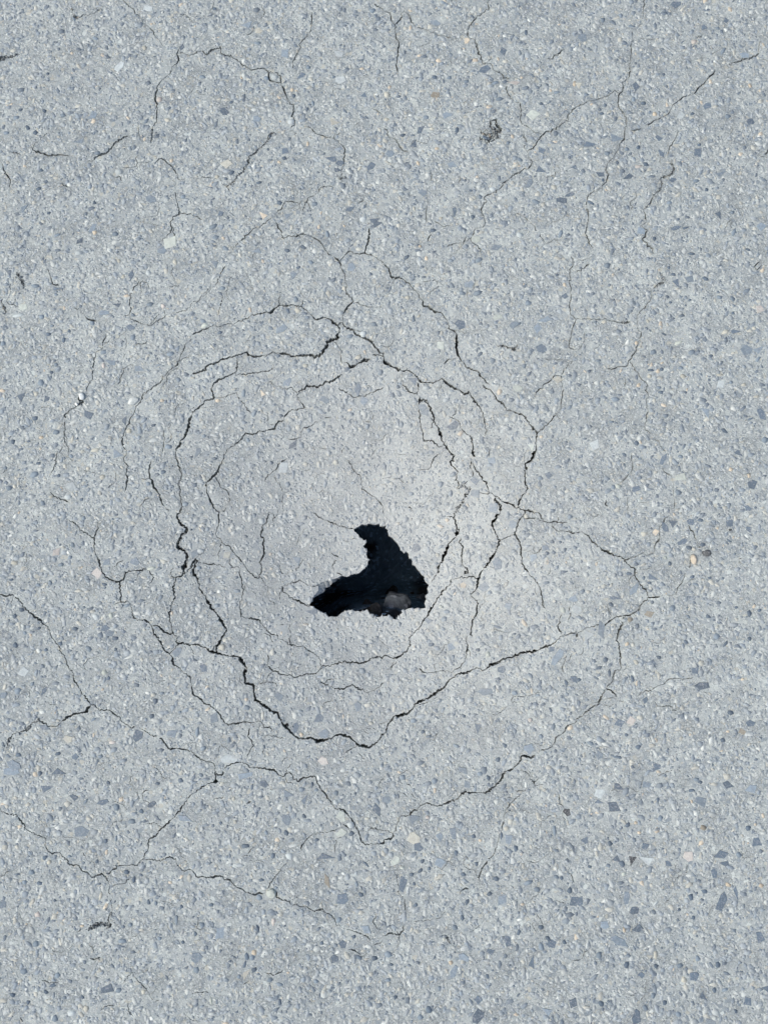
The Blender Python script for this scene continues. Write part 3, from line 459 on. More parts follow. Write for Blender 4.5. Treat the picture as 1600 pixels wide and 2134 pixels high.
class NT:
    def __init__(self, name):
        self.m = bpy.data.materials.new(name)
        self.m.use_nodes = True
        self.t = self.m.node_tree
        self.t.nodes.clear()
        self.out = self.n('ShaderNodeOutputMaterial')
        self.b = self.n('ShaderNodeBsdfPrincipled')
        self.t.links.new(self.b.outputs[0], self.out.inputs['Surface'])
        self.pos = self.n('ShaderNodeNewGeometry').outputs['Position']
    def n(self, typ, **kw):
        nd = self.t.nodes.new(typ)
        for k, v in kw.items():
            setattr(nd, k, v)
        return nd
    def put(self, sock, v):
        if hasattr(v, 'is_output'):
            self.t.links.new(v, sock)
        else:
            sock.default_value = v
    def math(self, op, a, b=0.0, c=0.0, clamp=False):
        nd = self.n('ShaderNodeMath', operation=op, use_clamp=clamp)
        for i, v in enumerate((a, b, c)):
            self.put(nd.inputs[i], v)
        return nd.outputs[0]
    def rng(self, v, a, b, lo=0.0, hi=1.0, smooth=True):
        nd = self.n('ShaderNodeMapRange')
        nd.interpolation_type = 'SMOOTHSTEP' if smooth else 'LINEAR'
        for i, q in zip(('Value', 'From Min', 'From Max', 'To Min', 'To Max'), (v, a, b, lo, hi)):
            self.put(nd.inputs[i], q)
        return nd.outputs[0]
    def noise(self, scale, detail=2.0, rough=0.5, vec=None, dist=0.0):
        nd = self.n('ShaderNodeTexNoise')
        self.put(nd.inputs['Vector'], vec or self.pos)
        nd.inputs['Scale'].default_value = scale
        nd.inputs['Detail'].default_value = detail
        nd.inputs['Roughness'].default_value = rough
        nd.inputs['Distortion'].default_value = dist
        return nd
    def vor(self, scale, feature='F1', vec=None, rand=1.0):
        nd = self.n('ShaderNodeTexVoronoi', feature=feature)
        self.put(nd.inputs['Vector'], vec or self.pos)
        nd.inputs['Scale'].default_value = scale
        nd.inputs['Randomness'].default_value = rand
        return nd
    def mix(self, f, a, b, mode='MIX'):
        nd = self.n('ShaderNodeMix', data_type='RGBA', blend_type=mode)
        nd.clamp_factor = True
        self.put(nd.inputs[0], f)
        for s, v in ((nd.inputs[6], a), (nd.inputs[7], b)):
            if isinstance(v, tuple) and len(v) == 3:
                v = v + (1.0,)
            self.put(s, v)
        return nd.outputs[2]
    def ramp(self, f, stops, const=False):
        nd = self.n('ShaderNodeValToRGB')
        e = nd.color_ramp.elements
        nd.color_ramp.interpolation = 'CONSTANT' if const else 'LINEAR'
        while len(e) < len(stops):
            e.new(0.5)
        for k, (p, c) in enumerate(stops):
            e[k].position = p
            e[k].color = tuple(c if c[0] == c[1] == c[2] else tint(c)) + (1.0,)
        self.put(nd.inputs[0], f)
        return nd.outputs[0]
    def bump(self, height, dist, strength=1.0, normal=None):
        nd = self.n('ShaderNodeBump')
        nd.inputs['Distance'].default_value = dist
        nd.inputs['Strength'].default_value = strength
        self.put(nd.inputs['Height'], height)
        if normal is not None:
            self.put(nd.inputs['Normal'], normal)
        return nd.outputs[0]
    def warp(self, scale, amount):
        """position nudged by noise, so that cells lose their even outlines"""
        nz = self.noise(scale, 1.0)
        sub = self.n('ShaderNodeVectorMath', operation='SUBTRACT')
        self.put(sub.inputs[0], nz.outputs['Color']); sub.inputs[1].default_value = (0.5, 0.5, 0.5)
        mul = self.n('ShaderNodeVectorMath', operation='SCALE')
        self.put(mul.inputs[0], sub.outputs[0]); mul.inputs['Scale'].default_value = amount
        add = self.n('ShaderNodeVectorMath', operation='ADD')
        self.put(add.inputs[0], self.pos); self.put(add.inputs[1], mul.outputs[0])
        return add.outputs[0]
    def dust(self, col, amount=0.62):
        """dusty blotches gathered in the hollow, plus a wide paling that paints in lens vignetting"""
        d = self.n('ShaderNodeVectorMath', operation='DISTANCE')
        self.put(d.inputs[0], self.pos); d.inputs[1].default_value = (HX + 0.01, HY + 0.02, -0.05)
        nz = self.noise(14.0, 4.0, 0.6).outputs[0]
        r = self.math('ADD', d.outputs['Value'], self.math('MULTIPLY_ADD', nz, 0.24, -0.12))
        m = self.math('MULTIPLY_ADD', self.rng(r, 0.70, 0.05, smooth=False), 0.38, self.math('MULTIPLY', self.rng(r, 0.42, 0.10), 0.62))  # wide linear term paints lens vignetting into the colour; inner term is dust
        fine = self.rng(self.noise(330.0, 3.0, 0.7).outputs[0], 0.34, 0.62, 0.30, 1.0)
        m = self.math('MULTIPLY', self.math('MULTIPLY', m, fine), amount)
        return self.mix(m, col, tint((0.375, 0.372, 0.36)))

STONE_COL = {'d': (0.083, 0.105, 0.136), 'm': (0.150, 0.178, 0.212), 'l': (0.325, 0.340, 0.348),
             'b': (0.345, 0.325, 0.285), 'o': (0.41, 0.34, 0.268), 'w': (0.45, 0.45, 0.438),
             'g': (0.34, 0.35, 0.322), 'p': (0.365, 0.325, 0.305), 'k': (0.045, 0.047, 0.052),
             'n': (0.19, 0.165, 0.135), 'W': (0.74, 0.735, 0.71)}
STONE_COL = {k: tint(c) for k, c in STONE_COL.items()}

def asphalt_material():
    k = NT('worn_asphalt')
    wv = k.warp(190.0, 0.0042)
    v1 = k.vor(205.0, vec=wv)
    e1 = k.vor(205.0, 'DISTANCE_TO_EDGE', vec=wv)
    wv2 = k.warp(430.0, 0.0016)
    v2 = k.vor(520.0, vec=wv2)
    e2 = k.vor(520.0, 'DISTANCE_TO_EDGE', vec=wv2)
    s1 = k.n('ShaderNodeSeparateColor'); k.put(s1.inputs[0], v1.outputs['Color'])
    s2 = k.n('ShaderNodeSeparateColor'); k.put(s2.inputs[0], v2.outputs['Color'])
    c1 = k.ramp(s1.outputs[0], [(0.0, (0.205, 0.222, 0.245)), (0.10, (0.258, 0.268, 0.28)), (0.34, (0.300, 0.306, 0.308)),
                                (0.60, (0.332, 0.335, 0.331)), (0.82, (0.368, 0.368, 0.358)), (0.91, (0.355, 0.335, 0.302)),
                                (0.95, (0.415, 0.418, 0.412))], True)
    c2 = k.ramp(s2.outputs[0], [(0.0, (0.195, 0.208, 0.225)), (0.10, (0.268, 0.274, 0.28)), (0.40, (0.318, 0.321, 0.318)),
                                (0.74, (0.362, 0.361, 0.352)), (0.88, (0.345, 0.322, 0.288)), (0.92, (0.43, 0.43, 0.422))], True)
    sandy = k.rng(s1.outputs[1], 0.38, 0.55)
    col = k.mix(sandy, c1, c2)
    # dark bitumen shows only in the joints between grains
    j1 = k.rng(e1.outputs['Distance'], 0.0, 0.085, 1.0, 0.0)
    j2 = k.rng(e2.outputs['Distance'], 0.0, 0.11, 1.0, 0.0)
    patch = k.rng(k.noise(26.0, 5.0, 0.68).outputs[0], 0.38, 0.66)
    j1 = k.math('MULTIPLY', j1, k.math('MULTIPLY_ADD', patch, 0.56, 0.10))
    j2 = k.math('MULTIPLY', j2, k.math('MULTIPLY_ADD', patch, 0.36, 0.05))
    joint = k.math('MAXIMUM', j1, j2)
    col = k.mix(joint, col, (0.075, 0.08, 0.088))
    grain = k.noise(1500.0, 2.0, 0.6).outputs[0]
    col = k.mix(0.55, col, k.ramp(grain, [(0.25, (0.30, 0.30, 0.30)), (0.75, (0.72, 0.72, 0.72))]), 'OVERLAY')
    broad = k.ramp(k.noise(2.3, 4.0, 0.55).outputs[0], [(0.3, (0.885, 0.89, 0.90)), (0.7, (1.06, 1.055, 1.05))])
    col = k.mix(1.0, col, broad, 'MULTIPLY')
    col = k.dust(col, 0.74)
    k.put(k.b.inputs['Base Color'], col)
    k.b.inputs['Roughness'].default_value = 0.88
    k.b.inputs['Specular IOR Level'].default_value = 0.35
    h = k.math('SUBTRACT', 1.0, joint)
    h = k.math('MULTIPLY_ADD', s1.outputs[2], 0.7, h)
    h = k.math('MULTIPLY_ADD', s2.outputs[2], 0.35, h)
    h = k.math('MULTIPLY_ADD', grain, 0.5, h)
    k.put(k.b.inputs['Normal'], k.bump(h, 0.0010, 0.65))
    return k.m

def stone_material(code):
    k = NT('stone_' + {'d': 'dark_slate', 'm': 'blue_grey', 'l': 'light_grey', 'b': 'beige', 'o': 'orange', 'w': 'white',
                       'g': 'greenish_cream', 'p': 'pink', 'k': 'black', 'n': 'brown', 'W': 'bright_white'}[code])
    info = k.n('ShaderNodeObjectInfo').outputs['Random']
    base = STONE_COL[code]
    lo = tuple(c * 0.80 for c in base); hi = tuple(c * 1.22 for c in base)
    col = k.mix(info, lo, hi)
    mott = k.noise(230.0, 4.0, 0.65).outputs[0]
    col = k.mix(0.65, col, k.ramp(mott, [(0.3, (0.34, 0.34, 0.35)), (0.7, (0.66, 0.66, 0.65))]), 'OVERLAY')
    # grit and dust lodged on the worn face
    grit = k.rng(k.noise(420.0, 4.0, 0.7).outputs[0], 0.52, 0.66)
    col = k.mix(k.math('MULTIPLY', grit, 0.5), col, (0.33, 0.335, 0.335))
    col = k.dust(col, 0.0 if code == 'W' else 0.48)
    k.put(k.b.inputs['Base Color'], col)
    k.b.inputs['Roughness'].default_value = 0.75
    k.b.inputs['Specular IOR Level'].default_value = 0.35
    k.put(k.b.inputs['Normal'], k.bump(k.noise(520.0, 3.0, 0.65).outputs[0], 0.0008, 0.6))
    return k.m

def chip_material():
    k = NT('aggregate_chips')
    at = k.n('ShaderNodeAttribute'); at.attribute_name = 'tint'
    mott = k.noise(480.0, 3.0, 0.65).outputs[0]
    col = k.mix(0.6, at.outputs['Color'], k.ramp(mott, [(0.3, (0.36, 0.36, 0.37)), (0.7, (0.64, 0.64, 0.63))]), 'OVERLAY')
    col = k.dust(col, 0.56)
    k.put(k.b.inputs['Base Color'], col)
    k.b.inputs['Roughness'].default_value = 0.85
    k.b.inputs['Specular IOR Level'].default_value = 0.35
    k.put(k.b.inputs['Normal'], k.bump(k.noise(900.0, 2.0, 0.6).outputs[0], 0.0005, 0.6))
    return k.m

def soil_material(name, lo, hi, brown=None):
    k = NT(name)
    a = k.noise(38.0, 6.0, 0.65).outputs[0]
    col = k.ramp(a, [(0.3, lo), (0.7, hi)])
    if brown:
        col = k.mix(k.rng(k.noise(9.0, 3.0, 0.5).outputs[0], 0.46, 0.60), col, brown)
    v = k.vor(160.0)
    s = k.n('ShaderNodeSeparateColor'); k.put(s.inputs[0], v.outputs['Color'])
    col = k.mix(k.rng(s.outputs[0], 0.80, 0.95), col, tuple(c * 1.6 for c in hi))
    k.put(k.b.inputs['Base Color'], col)
    k.b.inputs['Roughness'].default_value = 0.95
    k.b.inputs['Specular IOR Level'].default_value = 0.2
    h = k.math('MULTIPLY_ADD', k.noise(120.0, 5.0, 0.7).outputs[0], 1.0, s.outputs[1])
    k.put(k.b.inputs['Normal'], k.bump(h, 0.003, 0.8))
    return k.m

MAT_ROAD = asphalt_material()
MAT_CHIP = chip_material()
MAT_STONE = {c: stone_material(c) for c in STONE_COL}
MAT_BASE = soil_material('bituminous_base', (0.020, 0.020, 0.021), (0.045, 0.044, 0.043))
MAT_SOIL = soil_material('soil_painted_glare', (0.14, 0.215, 0.29), (0.22, 0.31, 0.40), (0.034, 0.032, 0.032))  # pale blue paints lens glare and skylight into the soil colour
MAT_ROCK = soil_material('dirty_rock', (0.095, 0.106, 0.124), (0.155, 0.170, 0.190))
MAT_CLOD = soil_material('dark_clod', (0.018, 0.0185, 0.020), (0.032, 0.032, 0.034))

# ---------------------------------------------------------------- helpers
def mesh_obj(name, verts, faces, mat, parent=None, smooth=False):
    me = bpy.data.meshes.new(name)
    me.from_pydata([tuple(map(float, v)) for v in verts], [], faces)
    me.update()
    if smooth:
        for p in me.polygons:
            p.use_smooth = True
    if mat:
        me.materials.append(mat)
    o = bpy.data.objects.new(name, me)
    COL.objects.link(o)
    if parent:
        o.parent = parent
    return o

def parse_xy(s):
    return [tuple(float(q) for q in t.split(',')) for t in s.split()]

# ---------------------------------------------------------------- crack ribbons
lines = []                                    # (width_px, Nx2 px)
for sh, txt in CRACKS.items():
    ox, oy = SHEETS[sh]
    for row in txt.splitlines():
        w, pts = row.split(':')
        rav = w.endswith('r')                 # ravelled: choked with grit
        w = w.rstrip('r')
        p = np.array(parse_xy(pts)) / 4.0 + np.array([ox, oy])
        far_ = np.hypot(*(p.mean(0) - np.array([775.0, 1165.0]))) > 600
        lines.append([float(w) * (1.06 if float(w) < 4.5 else 1.22) * (0.93 if far_ and not rav else 1.0), p, rav])

# an end that stops just short of another crack runs on into it
for i, (w, p, rav) in enumerate(lines):
    for end in (0, -1):
        q = p[end]
        best, bp = (9.5 if len(p) > 3 else 5.0), None
        for j, (w2, p2, _r) in enumerate(lines):
            if j == i:
                continue
            a, b = p2[:-1], p2[1:]
            ab = b - a
            t = np.clip(((q - a) * ab).sum(1) / np.maximum((ab * ab).sum(1), 1e-9), 0, 1)
            c = a + ab * t[:, None]
            d = np.hypot(*(c - q).T)
            k = d.argmin()
            if d[k] < best:
                best, bp = d[k], c[k]
        if bp is not None and best > 0.7:
            p = np.vstack([bp, p]) if end == 0 else np.vstack([p, bp])
    lines[i][1] = p

# cracks that leave the frame wander on beyond it
for i, (w, p, rav) in enumerate(lines):
    for end in (0, -1):
        q = p[end]
        if q[0] < 4 or q[0] > 1596 or q[1] < 4 or q[1] > 2130:
            d = p[end] - (p[min(2, len(p) - 1)] if end == 0 else p[max(-3, -len(p))])
            ang = math.atan2(d[1], d[0])
            ext = [q]
            for s in range(14):
                ang += RNG.normal(0, 0.35)
                ext.append(ext[-1] + 16 * np.array([math.cos(ang), math.sin(ang)]))
            ext = np.array(ext[1:])
            p = np.vstack([ext[::-1], p]) if end == 0 else np.vstack([p, ext])
    lines[i][1] = p

# faint hairlines between the grains, running round the hollow near it and any way elsewhere
for _ in range(520):
    a0 = np.array([RNG.uniform(-40, 1640), RNG.uniform(-40, 2170)])
    v = a0 - np.array([775.0, 1165.0])
    rr = np.hypot(*v)
    if rr < 150 or (rr > 750 and RNG.random() < 0.35):
        continue
    ang = math.atan2(v[1], v[0]) + math.pi / 2 + RNG.normal(0, 0.35 if rr < 520 else 1.2)
    pts = [a0]
    for _k in range(int(RNG.integers(3, 11))):
        ang += RNG.normal(0, 0.55)
        pts.append(pts[-1] + RNG.uniform(4, 9) * np.array([math.cos(ang), math.sin(ang)]))
    lines.append([RNG.uniform(0.55, 1.15), np.array(pts), False])

def wob(n, step, scale):
    """smooth random sequence"""
    m = max(2, int(n / step) + 3)
    ctrl = RNG.normal(0, 1, m)
    return np.interp(np.arange(n) / step, np.arange(m), ctrl) * scale

cdt_v, cdt_e, quads = [], [], []
kd_pts, kd_w = [], []
wide_spots, lips = [], []
STEP = 2.5
for w, p, rav in lines:
    seg = np.hypot(*np.diff(p, axis=0).T)
    s = np.concatenate([[0], np.cumsum(seg)])
    L = s[-1]
    n = max(3, int(L / STEP) + 1)
    t = np.linspace(0, L, n)
    c = np.stack([np.interp(t, s, p[:, 0]), np.interp(t, s, p[:, 1])], 1)
    tan = np.gradient(c, axis=0)
    tan = tan / np.maximum(np.hypot(*tan.T)[:, None], 1e-6)
    nor = np.stack([-tan[:, 1], tan[:, 0]], 1)
    env = np.clip(np.minimum(np.arange(n), np.arange(n)[::-1]) / 2.0, 0, 1)
    jit = (RNG.normal(0, 1.0, n) + wob(n, 4, 1.1)) * env
    c = c + nor * jit[:, None] + tan * (RNG.normal(0, 0.35, n) * env)[:, None]
    hw = 0.5 * w * np.clip(0.92 + wob(n, 6, 0.45) + RNG.normal(0, 0.22, n), 0.42 if w >= 1.9 else 0.25, 1.9)
    hl = hw * np.clip(1 + RNG.normal(0, 0.25, n), 0.45, 1.6)
    hr = hw * np.clip(1 + RNG.normal(0, 0.25, n), 0.45, 1.6)
    tip = np.clip(0.3 + np.minimum(np.arange(n), np.arange(n)[::-1]) / 3.0, 0, 1)
    hl, hr = hl * tip, hr * tip
    tan = np.gradient(c, axis=0)
    tan = tan / np.maximum(np.hypot(*tan.T)[:, None], 1e-6)
    nor = np.stack([-tan[:, 1], tan[:, 0]], 1)
    a = c + nor * hl[:, None]
    b = c - nor * hr[:, None]
    ax, ay = px2world(a[:, 0], a[:, 1])
    bx, by = px2world(b[:, 0], b[:, 1])
    cx, cy = px2world(c[:, 0], c[:, 1])
    base = len(cdt_v)
    for i in range(n):
        cdt_v.append(Vector((ax[i], ay[i]))); cdt_v.append(Vector((bx[i], by[i])))
        kd_pts.append((cx[i], cy[i], 0.0)); kd_w.append(hw[i] * MPP)
        if rav or (w >= 4.6 and hw[i] > 1.7):
            wide_spots.append((cx[i], cy[i], hw[i] * MPP, rav))
        if w >= 3 and RNG.random() < 0.30:
            lips.append((cx[i], cy[i], hw[i] * MPP))
    gap = wob(n, 4, 1.0) + 0.4 * RNG.normal(0, 1, n)
    lim = -1.25 if w < 1.7 else -2.0 if w < 2.2 else -9
    for i in range(n - 1):
        if gap[i] < lim:                       # hair cracks are healed over here and there
            continue
        q = base + 2 * i
        cdt_e += [(q, q + 2), (q + 1, q + 3)]
        quads.append((q, q + 1, q + 3, q + 2))
    cdt_e += [(base + 2 * i, base + 2 * i + 1) for i in range(n)]

# the hole's broken rim, roughened between the surveyed corners
rim = np.array(parse_xy(RIM)) / 4.706 + np.array([600.0, 1050.0])
out = []
for i in range(len(rim)):
    a, b = rim[i], rim[(i + 1) % len(rim)]
    L = np.hypot(*(b - a))
    m = max(1, int(round(L / 3.0)))
    nn = np.array([-(b - a)[1], (b - a)[0]]) / max(L, 1e-6)
    for j in range(m):
        out.append(a + (b - a) * j / m + nn * (RNG.normal(0, 0.55) if j else 0))
rim = np.array(out)
rx, ry = px2world(rim[:, 0], rim[:, 1])
base = len(cdt_v)
for i in range(len(rim)):
    cdt_v.append(Vector((rx[i], ry[i])))
cdt_e += [(base + i, base + (i + 1) % len(rim)) for i in range(len(rim))]

patch_c = [float(q[0]) for q in px2world(np.array([1020.0]), np.array([275.0]))]

# filling points: fine over the photographed patch, coarse to 40 m away
gx, gy = np.meshgrid(np.arange(-0.86, 0.861, 0.0105), np.arange(-1.02, 1.181, 0.0105))
gx = gx + RNG.uniform(-0.003, 0.003, gx.shape); gy = gy + RNG.uniform(-0.003, 0.003, gy.shape)
for x, y in zip(gx.ravel(), gy.ravel()):
    cdt_v.append(Vector((float(x), float(y))))
for R in (1.5, 2.2, 4, 9, 20, 45):
    for i in range(36):
        a = i / 36 * 2 * math.pi + R
        cdt_v.append(Vector((R * math.cos(a), R * math.sin(a))))

cv, ce, cf, _, _, _ = delaunay_2d_cdt(cdt_v, cdt_e, [], 0, 1e-6, False)
V2 = np.array([(v.x, v.y) for v in cv])
T = np.array(cf, dtype=np.int64)

def in_poly(X, Y, ax_, ay_):
    r = np.zeros(len(X), bool)
    j = len(ax_) - 1
    for i in range(len(ax_)):
        c = ((ay_[i] > Y) != (ay_[j] > Y)) & (X < (ax_[j] - ax_[i]) * (Y - ay_[i]) / (ay_[j] - ay_[i] + 1e-15) + ax_[i])
        r ^= c
        j = i
    return r

cen = V2[T].mean(1)
Q = np.array([[(cdt_v[i].x, cdt_v[i].y) for i in q] for q in quads])       # M,4,2
qk = KDTree(len(Q))
qc = Q.mean(1)
for i, q in enumerate(qc):
    qk.insert((q[0], q[1], 0), i)
qk.balance()
gone = in_poly(cen[:, 0], cen[:, 1], rx, ry)
pi, qi = [], []
for i, q in enumerate(cen.tolist()):
    if gone[i] or abs(q[0]) > 1.3 or abs(q[1]) > 1.5:
        continue
    for _, j, d in qk.find_range((q[0], q[1], 0), 0.0062):
        pi.append(i); qi.append(j)
pi, qi = np.array(pi), np.array(qi)
def in_tri(P, A, B, C):
    def cr(U, W):
        return (W[:, 0] - U[:, 0]) * (P[:, 1] - U[:, 1]) - (W[:, 1] - U[:, 1]) * (P[:, 0] - U[:, 0])
    a_, b_, c_ = cr(A, B), cr(B, C), cr(C, A)
    return ((a_ >= 0) & (b_ >= 0) & (c_ >= 0)) | ((a_ <= 0) & (b_ <= 0) & (c_ <= 0))
P_, Q_ = cen[pi], Q[qi]
hit_ = in_tri(P_, Q_[:, 0], Q_[:, 1], Q_[:, 2]) | in_tri(P_, Q_[:, 0], Q_[:, 2], Q_[:, 3])
gone[pi[hit_]] = True
T = T[~gone]
# drop any tiny slivers left between crossing ribbons
A2 = (V2[T[:, 1], 0] - V2[T[:, 0], 0]) * (V2[T[:, 2], 1] - V2[T[:, 0], 1]) - (V2[T[:, 2], 0] - V2[T[:, 0], 0]) * (V2[T[:, 1], 1] - V2[T[:, 0], 1])
T[A2 < 0] = T[A2 < 0][:, [0, 2, 1]]
A2 = np.abs(A2) / 2

# connected pieces of pavement
edge_of = {}
for ti, (a, b, c) in enumerate(T.tolist()):
    for u, v in ((a, b), (b, c), (c, a)):
        edge_of.setdefault((u, v) if u < v else (v, u), []).append(ti)
par = list(range(len(T)))
def find(i):
    while par[i] != i:
        par[i] = par[par[i]]
        i = par[i]
    return i
for e, ts in edge_of.items():
    if len(ts) == 2:
        ra, rb = find(ts[0]), find(ts[1])
        if ra != rb:
            par[ra] = rb
comp = np.array([find(i) for i in range(len(T))])
ids, inv = np.unique(comp, return_inverse=True)
area = np.bincount(inv, weights=A2)
order = np.argsort(-area)
main = order[0]

CRACK_DEPTH = 0.017
all_v, all_t = [], []           # for ray casting
road = None
pieces = []
for rank, cid in enumerate(order):
    if area[cid] < 6e-6:
        break
    tri = T[inv == cid]
    used, loc = np.unique(tri, return_inverse=True)
    loc = loc.reshape(tri.shape)
    P = V2[used]
    Z = ground(P[:, 0], P[:, 1])
    if cid != main:
        cxy = P.mean(0)
        dist = math.hypot(cxy[0] - HX, cxy[1] - HY)
        k = 0.5 + 1.2 * math.exp(-(dist / 0.25) ** 2)
        size = math.sqrt(area[cid])
        tl = 0.0016 * k / max(size, 0.02)
        Z = Z + RNG.normal(0, 0.0005) * k + (P[:, 0] - cxy[0]) * RNG.normal(0, tl) + (P[:, 1] - cxy[1]) * RNG.normal(0, tl)
    Z = Z + RNG.normal(0, 0.00012, len(Z))
    verts = np.column_stack([P, Z])
    off = sum(len(v) for v in all_v)
    all_v.append(verts); all_t.append(loc + off)
    cnt = {}
    for a, b, c in loc.tolist():
        for u, v in ((a, b), (b, c), (c, a)):
            cnt[(u, v)] = 1
    bed = [(u, v) for (u, v) in cnt if (v, u) not in cnt]
    far = np.hypot(P[:, 0], P[:, 1]) > 20
    bed = [(u, v) for u, v in bed if not (far[u] and far[v])]
    bv = sorted({i for e in bed for i in e})
    low = {}
    vl = verts.tolist()
    for i in bv:
        low[i] = len(vl)
        vl.append([P[i, 0], P[i, 1], Z[i] - CRACK_DEPTH])
    faces = loc.tolist() + [[v, u, low[u], low[v]] for u, v in bed]
    if cid == main:
        road = mesh_obj('road', vl, faces, MAT_ROAD)
        road['kind'] = 'structure'
        road['label'] = 'grey worn asphalt road surface, cracked in rings round a sunken hole'
    else:
        pieces.append(mesh_obj('asphalt_piece', vl, faces, MAT_ROAD, road))
bvh = BVHTree.FromPolygons([tuple(v) for v in np.vstack(all_v)], np.vstack(all_t).tolist())

def drop(x, y):
    h = bvh.ray_cast(Vector((x, y, 0.5)), Vector((0, 0, -1)))
    return h[0], h[1]

kd = KDTree(len(kd_pts))
for i, q in enumerate(kd_pts):
    kd.insert(q, i)
kd.balance()

def crack_gap(x, y):
    _, i, d = kd.find((x, y, 0))
    return d - kd_w[i]

# ---------------------------------------------------------------- under the surface
def expand(px_, py_, d):
    x2, y2 = np.roll(px_, -1) - np.roll(px_, 1), np.roll(py_, -1) - np.roll(py_, 1)
    L = np.maximum(np.hypot(x2, y2), 1e-9)
    sgn = 1.0 if np.sum(px_ * np.roll(py_, -1) - np.roll(px_, -1) * py_) > 0 else -1.0
    return px_ + d * sgn * y2 / L, py_ - d * sgn * x2 / L

ex, ey = expand(rx, ry, 0.004)
bv_ = [Vector((float(a), float(b))) for a, b in zip(ex, ey)]
be_ = [(i, (i + 1) % len(bv_)) for i in range(len(bv_))]
gx, gy = np.meshgrid(np.arange(-0.9, 0.91, 0.03), np.arange(-1.1, 1.21, 0.03))
bv_ += [Vector((float(a), float(b))) for a, b in zip(gx.ravel(), gy.ravel())]
for R in (1.6, 4, 15, 44):
    bv_ += [Vector((R * math.cos(i / 20 * 2 * math.pi), R * math.sin(i / 20 * 2 * math.pi))) for i in range(20)]
sv, _, sf, _, _, _ = delaunay_2d_cdt(bv_, be_, [], 0, 1e-6, False)
S2 = np.array([(v.x, v.y) for v in sv])
zz = ground(S2[:, 0], S2[:, 1]) - CRACK_DEPTH + 0.001
sub = mesh_obj('road_base', np.column_stack([S2, zz]), [f for f, g in zip(sf, in_poly(*S2[np.array(sf)].mean(1).T, ex, ey)) if not g], MAT_BASE)
sub['kind'] = 'structure'
sub['label'] = 'dark base layer seen down inside the cracks'

# broken edge of the slab round the hole (asphalt) and the washed-out cavity (soil)
n = n_rim = len(rx)
zr = ground(rx, ry)
idx = np.arange(n)
lx, ly = px2world(np.array([676.0]), np.array([1222.0]))
ledge = np.exp(-(((rx - lx[0]) / 0.022) ** 2 + ((ry - ly[0]) / 0.018) ** 2))
south = np.clip((HY - ry + 0.01) / 0.08, 0, 1)
def ring(d, dep, rough):
    jx = np.array([0.5 * mnoise.noise(Vector((float(a) * 70, float(b) * 70, dep * 90))) + 0.6 * mnoise.noise(Vector((float(a) * 260, float(b) * 260, dep * 300))) for a, b in zip(rx, ry)])
    off = d + rough * jx * (1 + 0.9 * ledge)
    x, y = expand(rx, ry, 1.0)
    return np.column_stack([rx + (x - rx) * off, ry + (y - ry) * off, zr - dep * (1 + 0.25 * jx)])
rings = [ring(0.0012 - 0 * ledge, 0.002, 0.0),
         ring(0.0022 - 0.004 * ledge, 0.0045, 0.002),
         ring(0.0030 - 0.010 * ledge, 0.0075, 0.004),
         ring(0.0036 - 0.013 * ledge, 0.011, 0.005),
         ring(0.0045 - 0.014 * ledge, 0.016, 0.006),
         ring(0.0055 - 0.015 * ledge, 0.023, 0.006),
         ring(0.0070 - 0.015 * ledge, 0.032, 0.006)]
rv = np.vstack(rings)
rf = []
for k in range(len(rings) - 1):
    for i in range(n):
        j = (i + 1) % n
        rf.append([k * n + i, k * n + j, (k + 1) * n + j, (k + 1) * n + i])
edge_o = mesh_obj('broken_edge', rv, rf, MAT_ROAD, road)
edge_o['label'] = 'rough broken edge of the asphalt slab round the hole'

cx0, cy0 = float(rx.mean()), float(ry.mean())
def cavity_z(x, y):
    dx, dy = x - cx0, y - cy0
    r = np.hypot(dx, dy)
    zt = -0.080
    deep = 0.36 * np.clip(1 - (r / 0.23) ** 3, 0, 1) ** 0.7
    mx, my = at_depth(838.0, 1285.0, -0.15)
    mound = 0.25 * np.exp(-(((x - mx) / 0.075) ** 2 + ((y - my) / 0.05) ** 2))
    m2x, m2y = at_depth(735.0, 1280.0, -0.15)
    mound = mound + 0.22 * np.exp(-(((x - m2x) / 0.06) ** 2 + ((y - m2y) / 0.03) ** 2))
    return zt - np.maximum(deep - mound, 0.0)
cvv = [tuple(v) for v in rings[-1]]
cff = []
radii = [0.235, 0.225, 0.21, 0.195, 0.18, 0.165, 0.15, 0.135, 0.12, 0.105, 0.09, 0.075, 0.06, 0.045, 0.03, 0.015]
ang0 = np.unwrap(np.arctan2(ry - cy0, rx - cx0))
lin = ang0[0] + (2 * math.pi if ang0[-1] > ang0[0] else -2 * math.pi) * idx / n
for k, R in enumerate(radii):
    x = cx0 + R * np.cos(lin); y = cy0 + R * np.sin(lin)
    z = cavity_z(x, y)
    jz = np.array([mnoise.fractal(Vector((float(a) * 22, float(b) * 22, 3.0)), 0.8, 2.1, 5) for a, b in zip(x, y)])
    z = z + 0.016 * jz
    if k == 0:
        z = np.minimum(z, -0.07)
    cvv += [tuple(v) for v in np.column_stack([x, y, z])]
    for i in range(n):
        j = (i + 1) % n
        cff.append([k * n + i, k * n + j, (k + 1) * n + j, (k + 1) * n + i])
cff.append([len(radii) * n + i for i in range(n)])
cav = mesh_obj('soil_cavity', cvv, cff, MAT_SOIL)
cav['kind'] = 'structure'
cav['label'] = 'dark hollow of soil washed out under the road, blue glare painted into its colour'
cav_bvh = BVHTree.FromPolygons(cvv, cff)

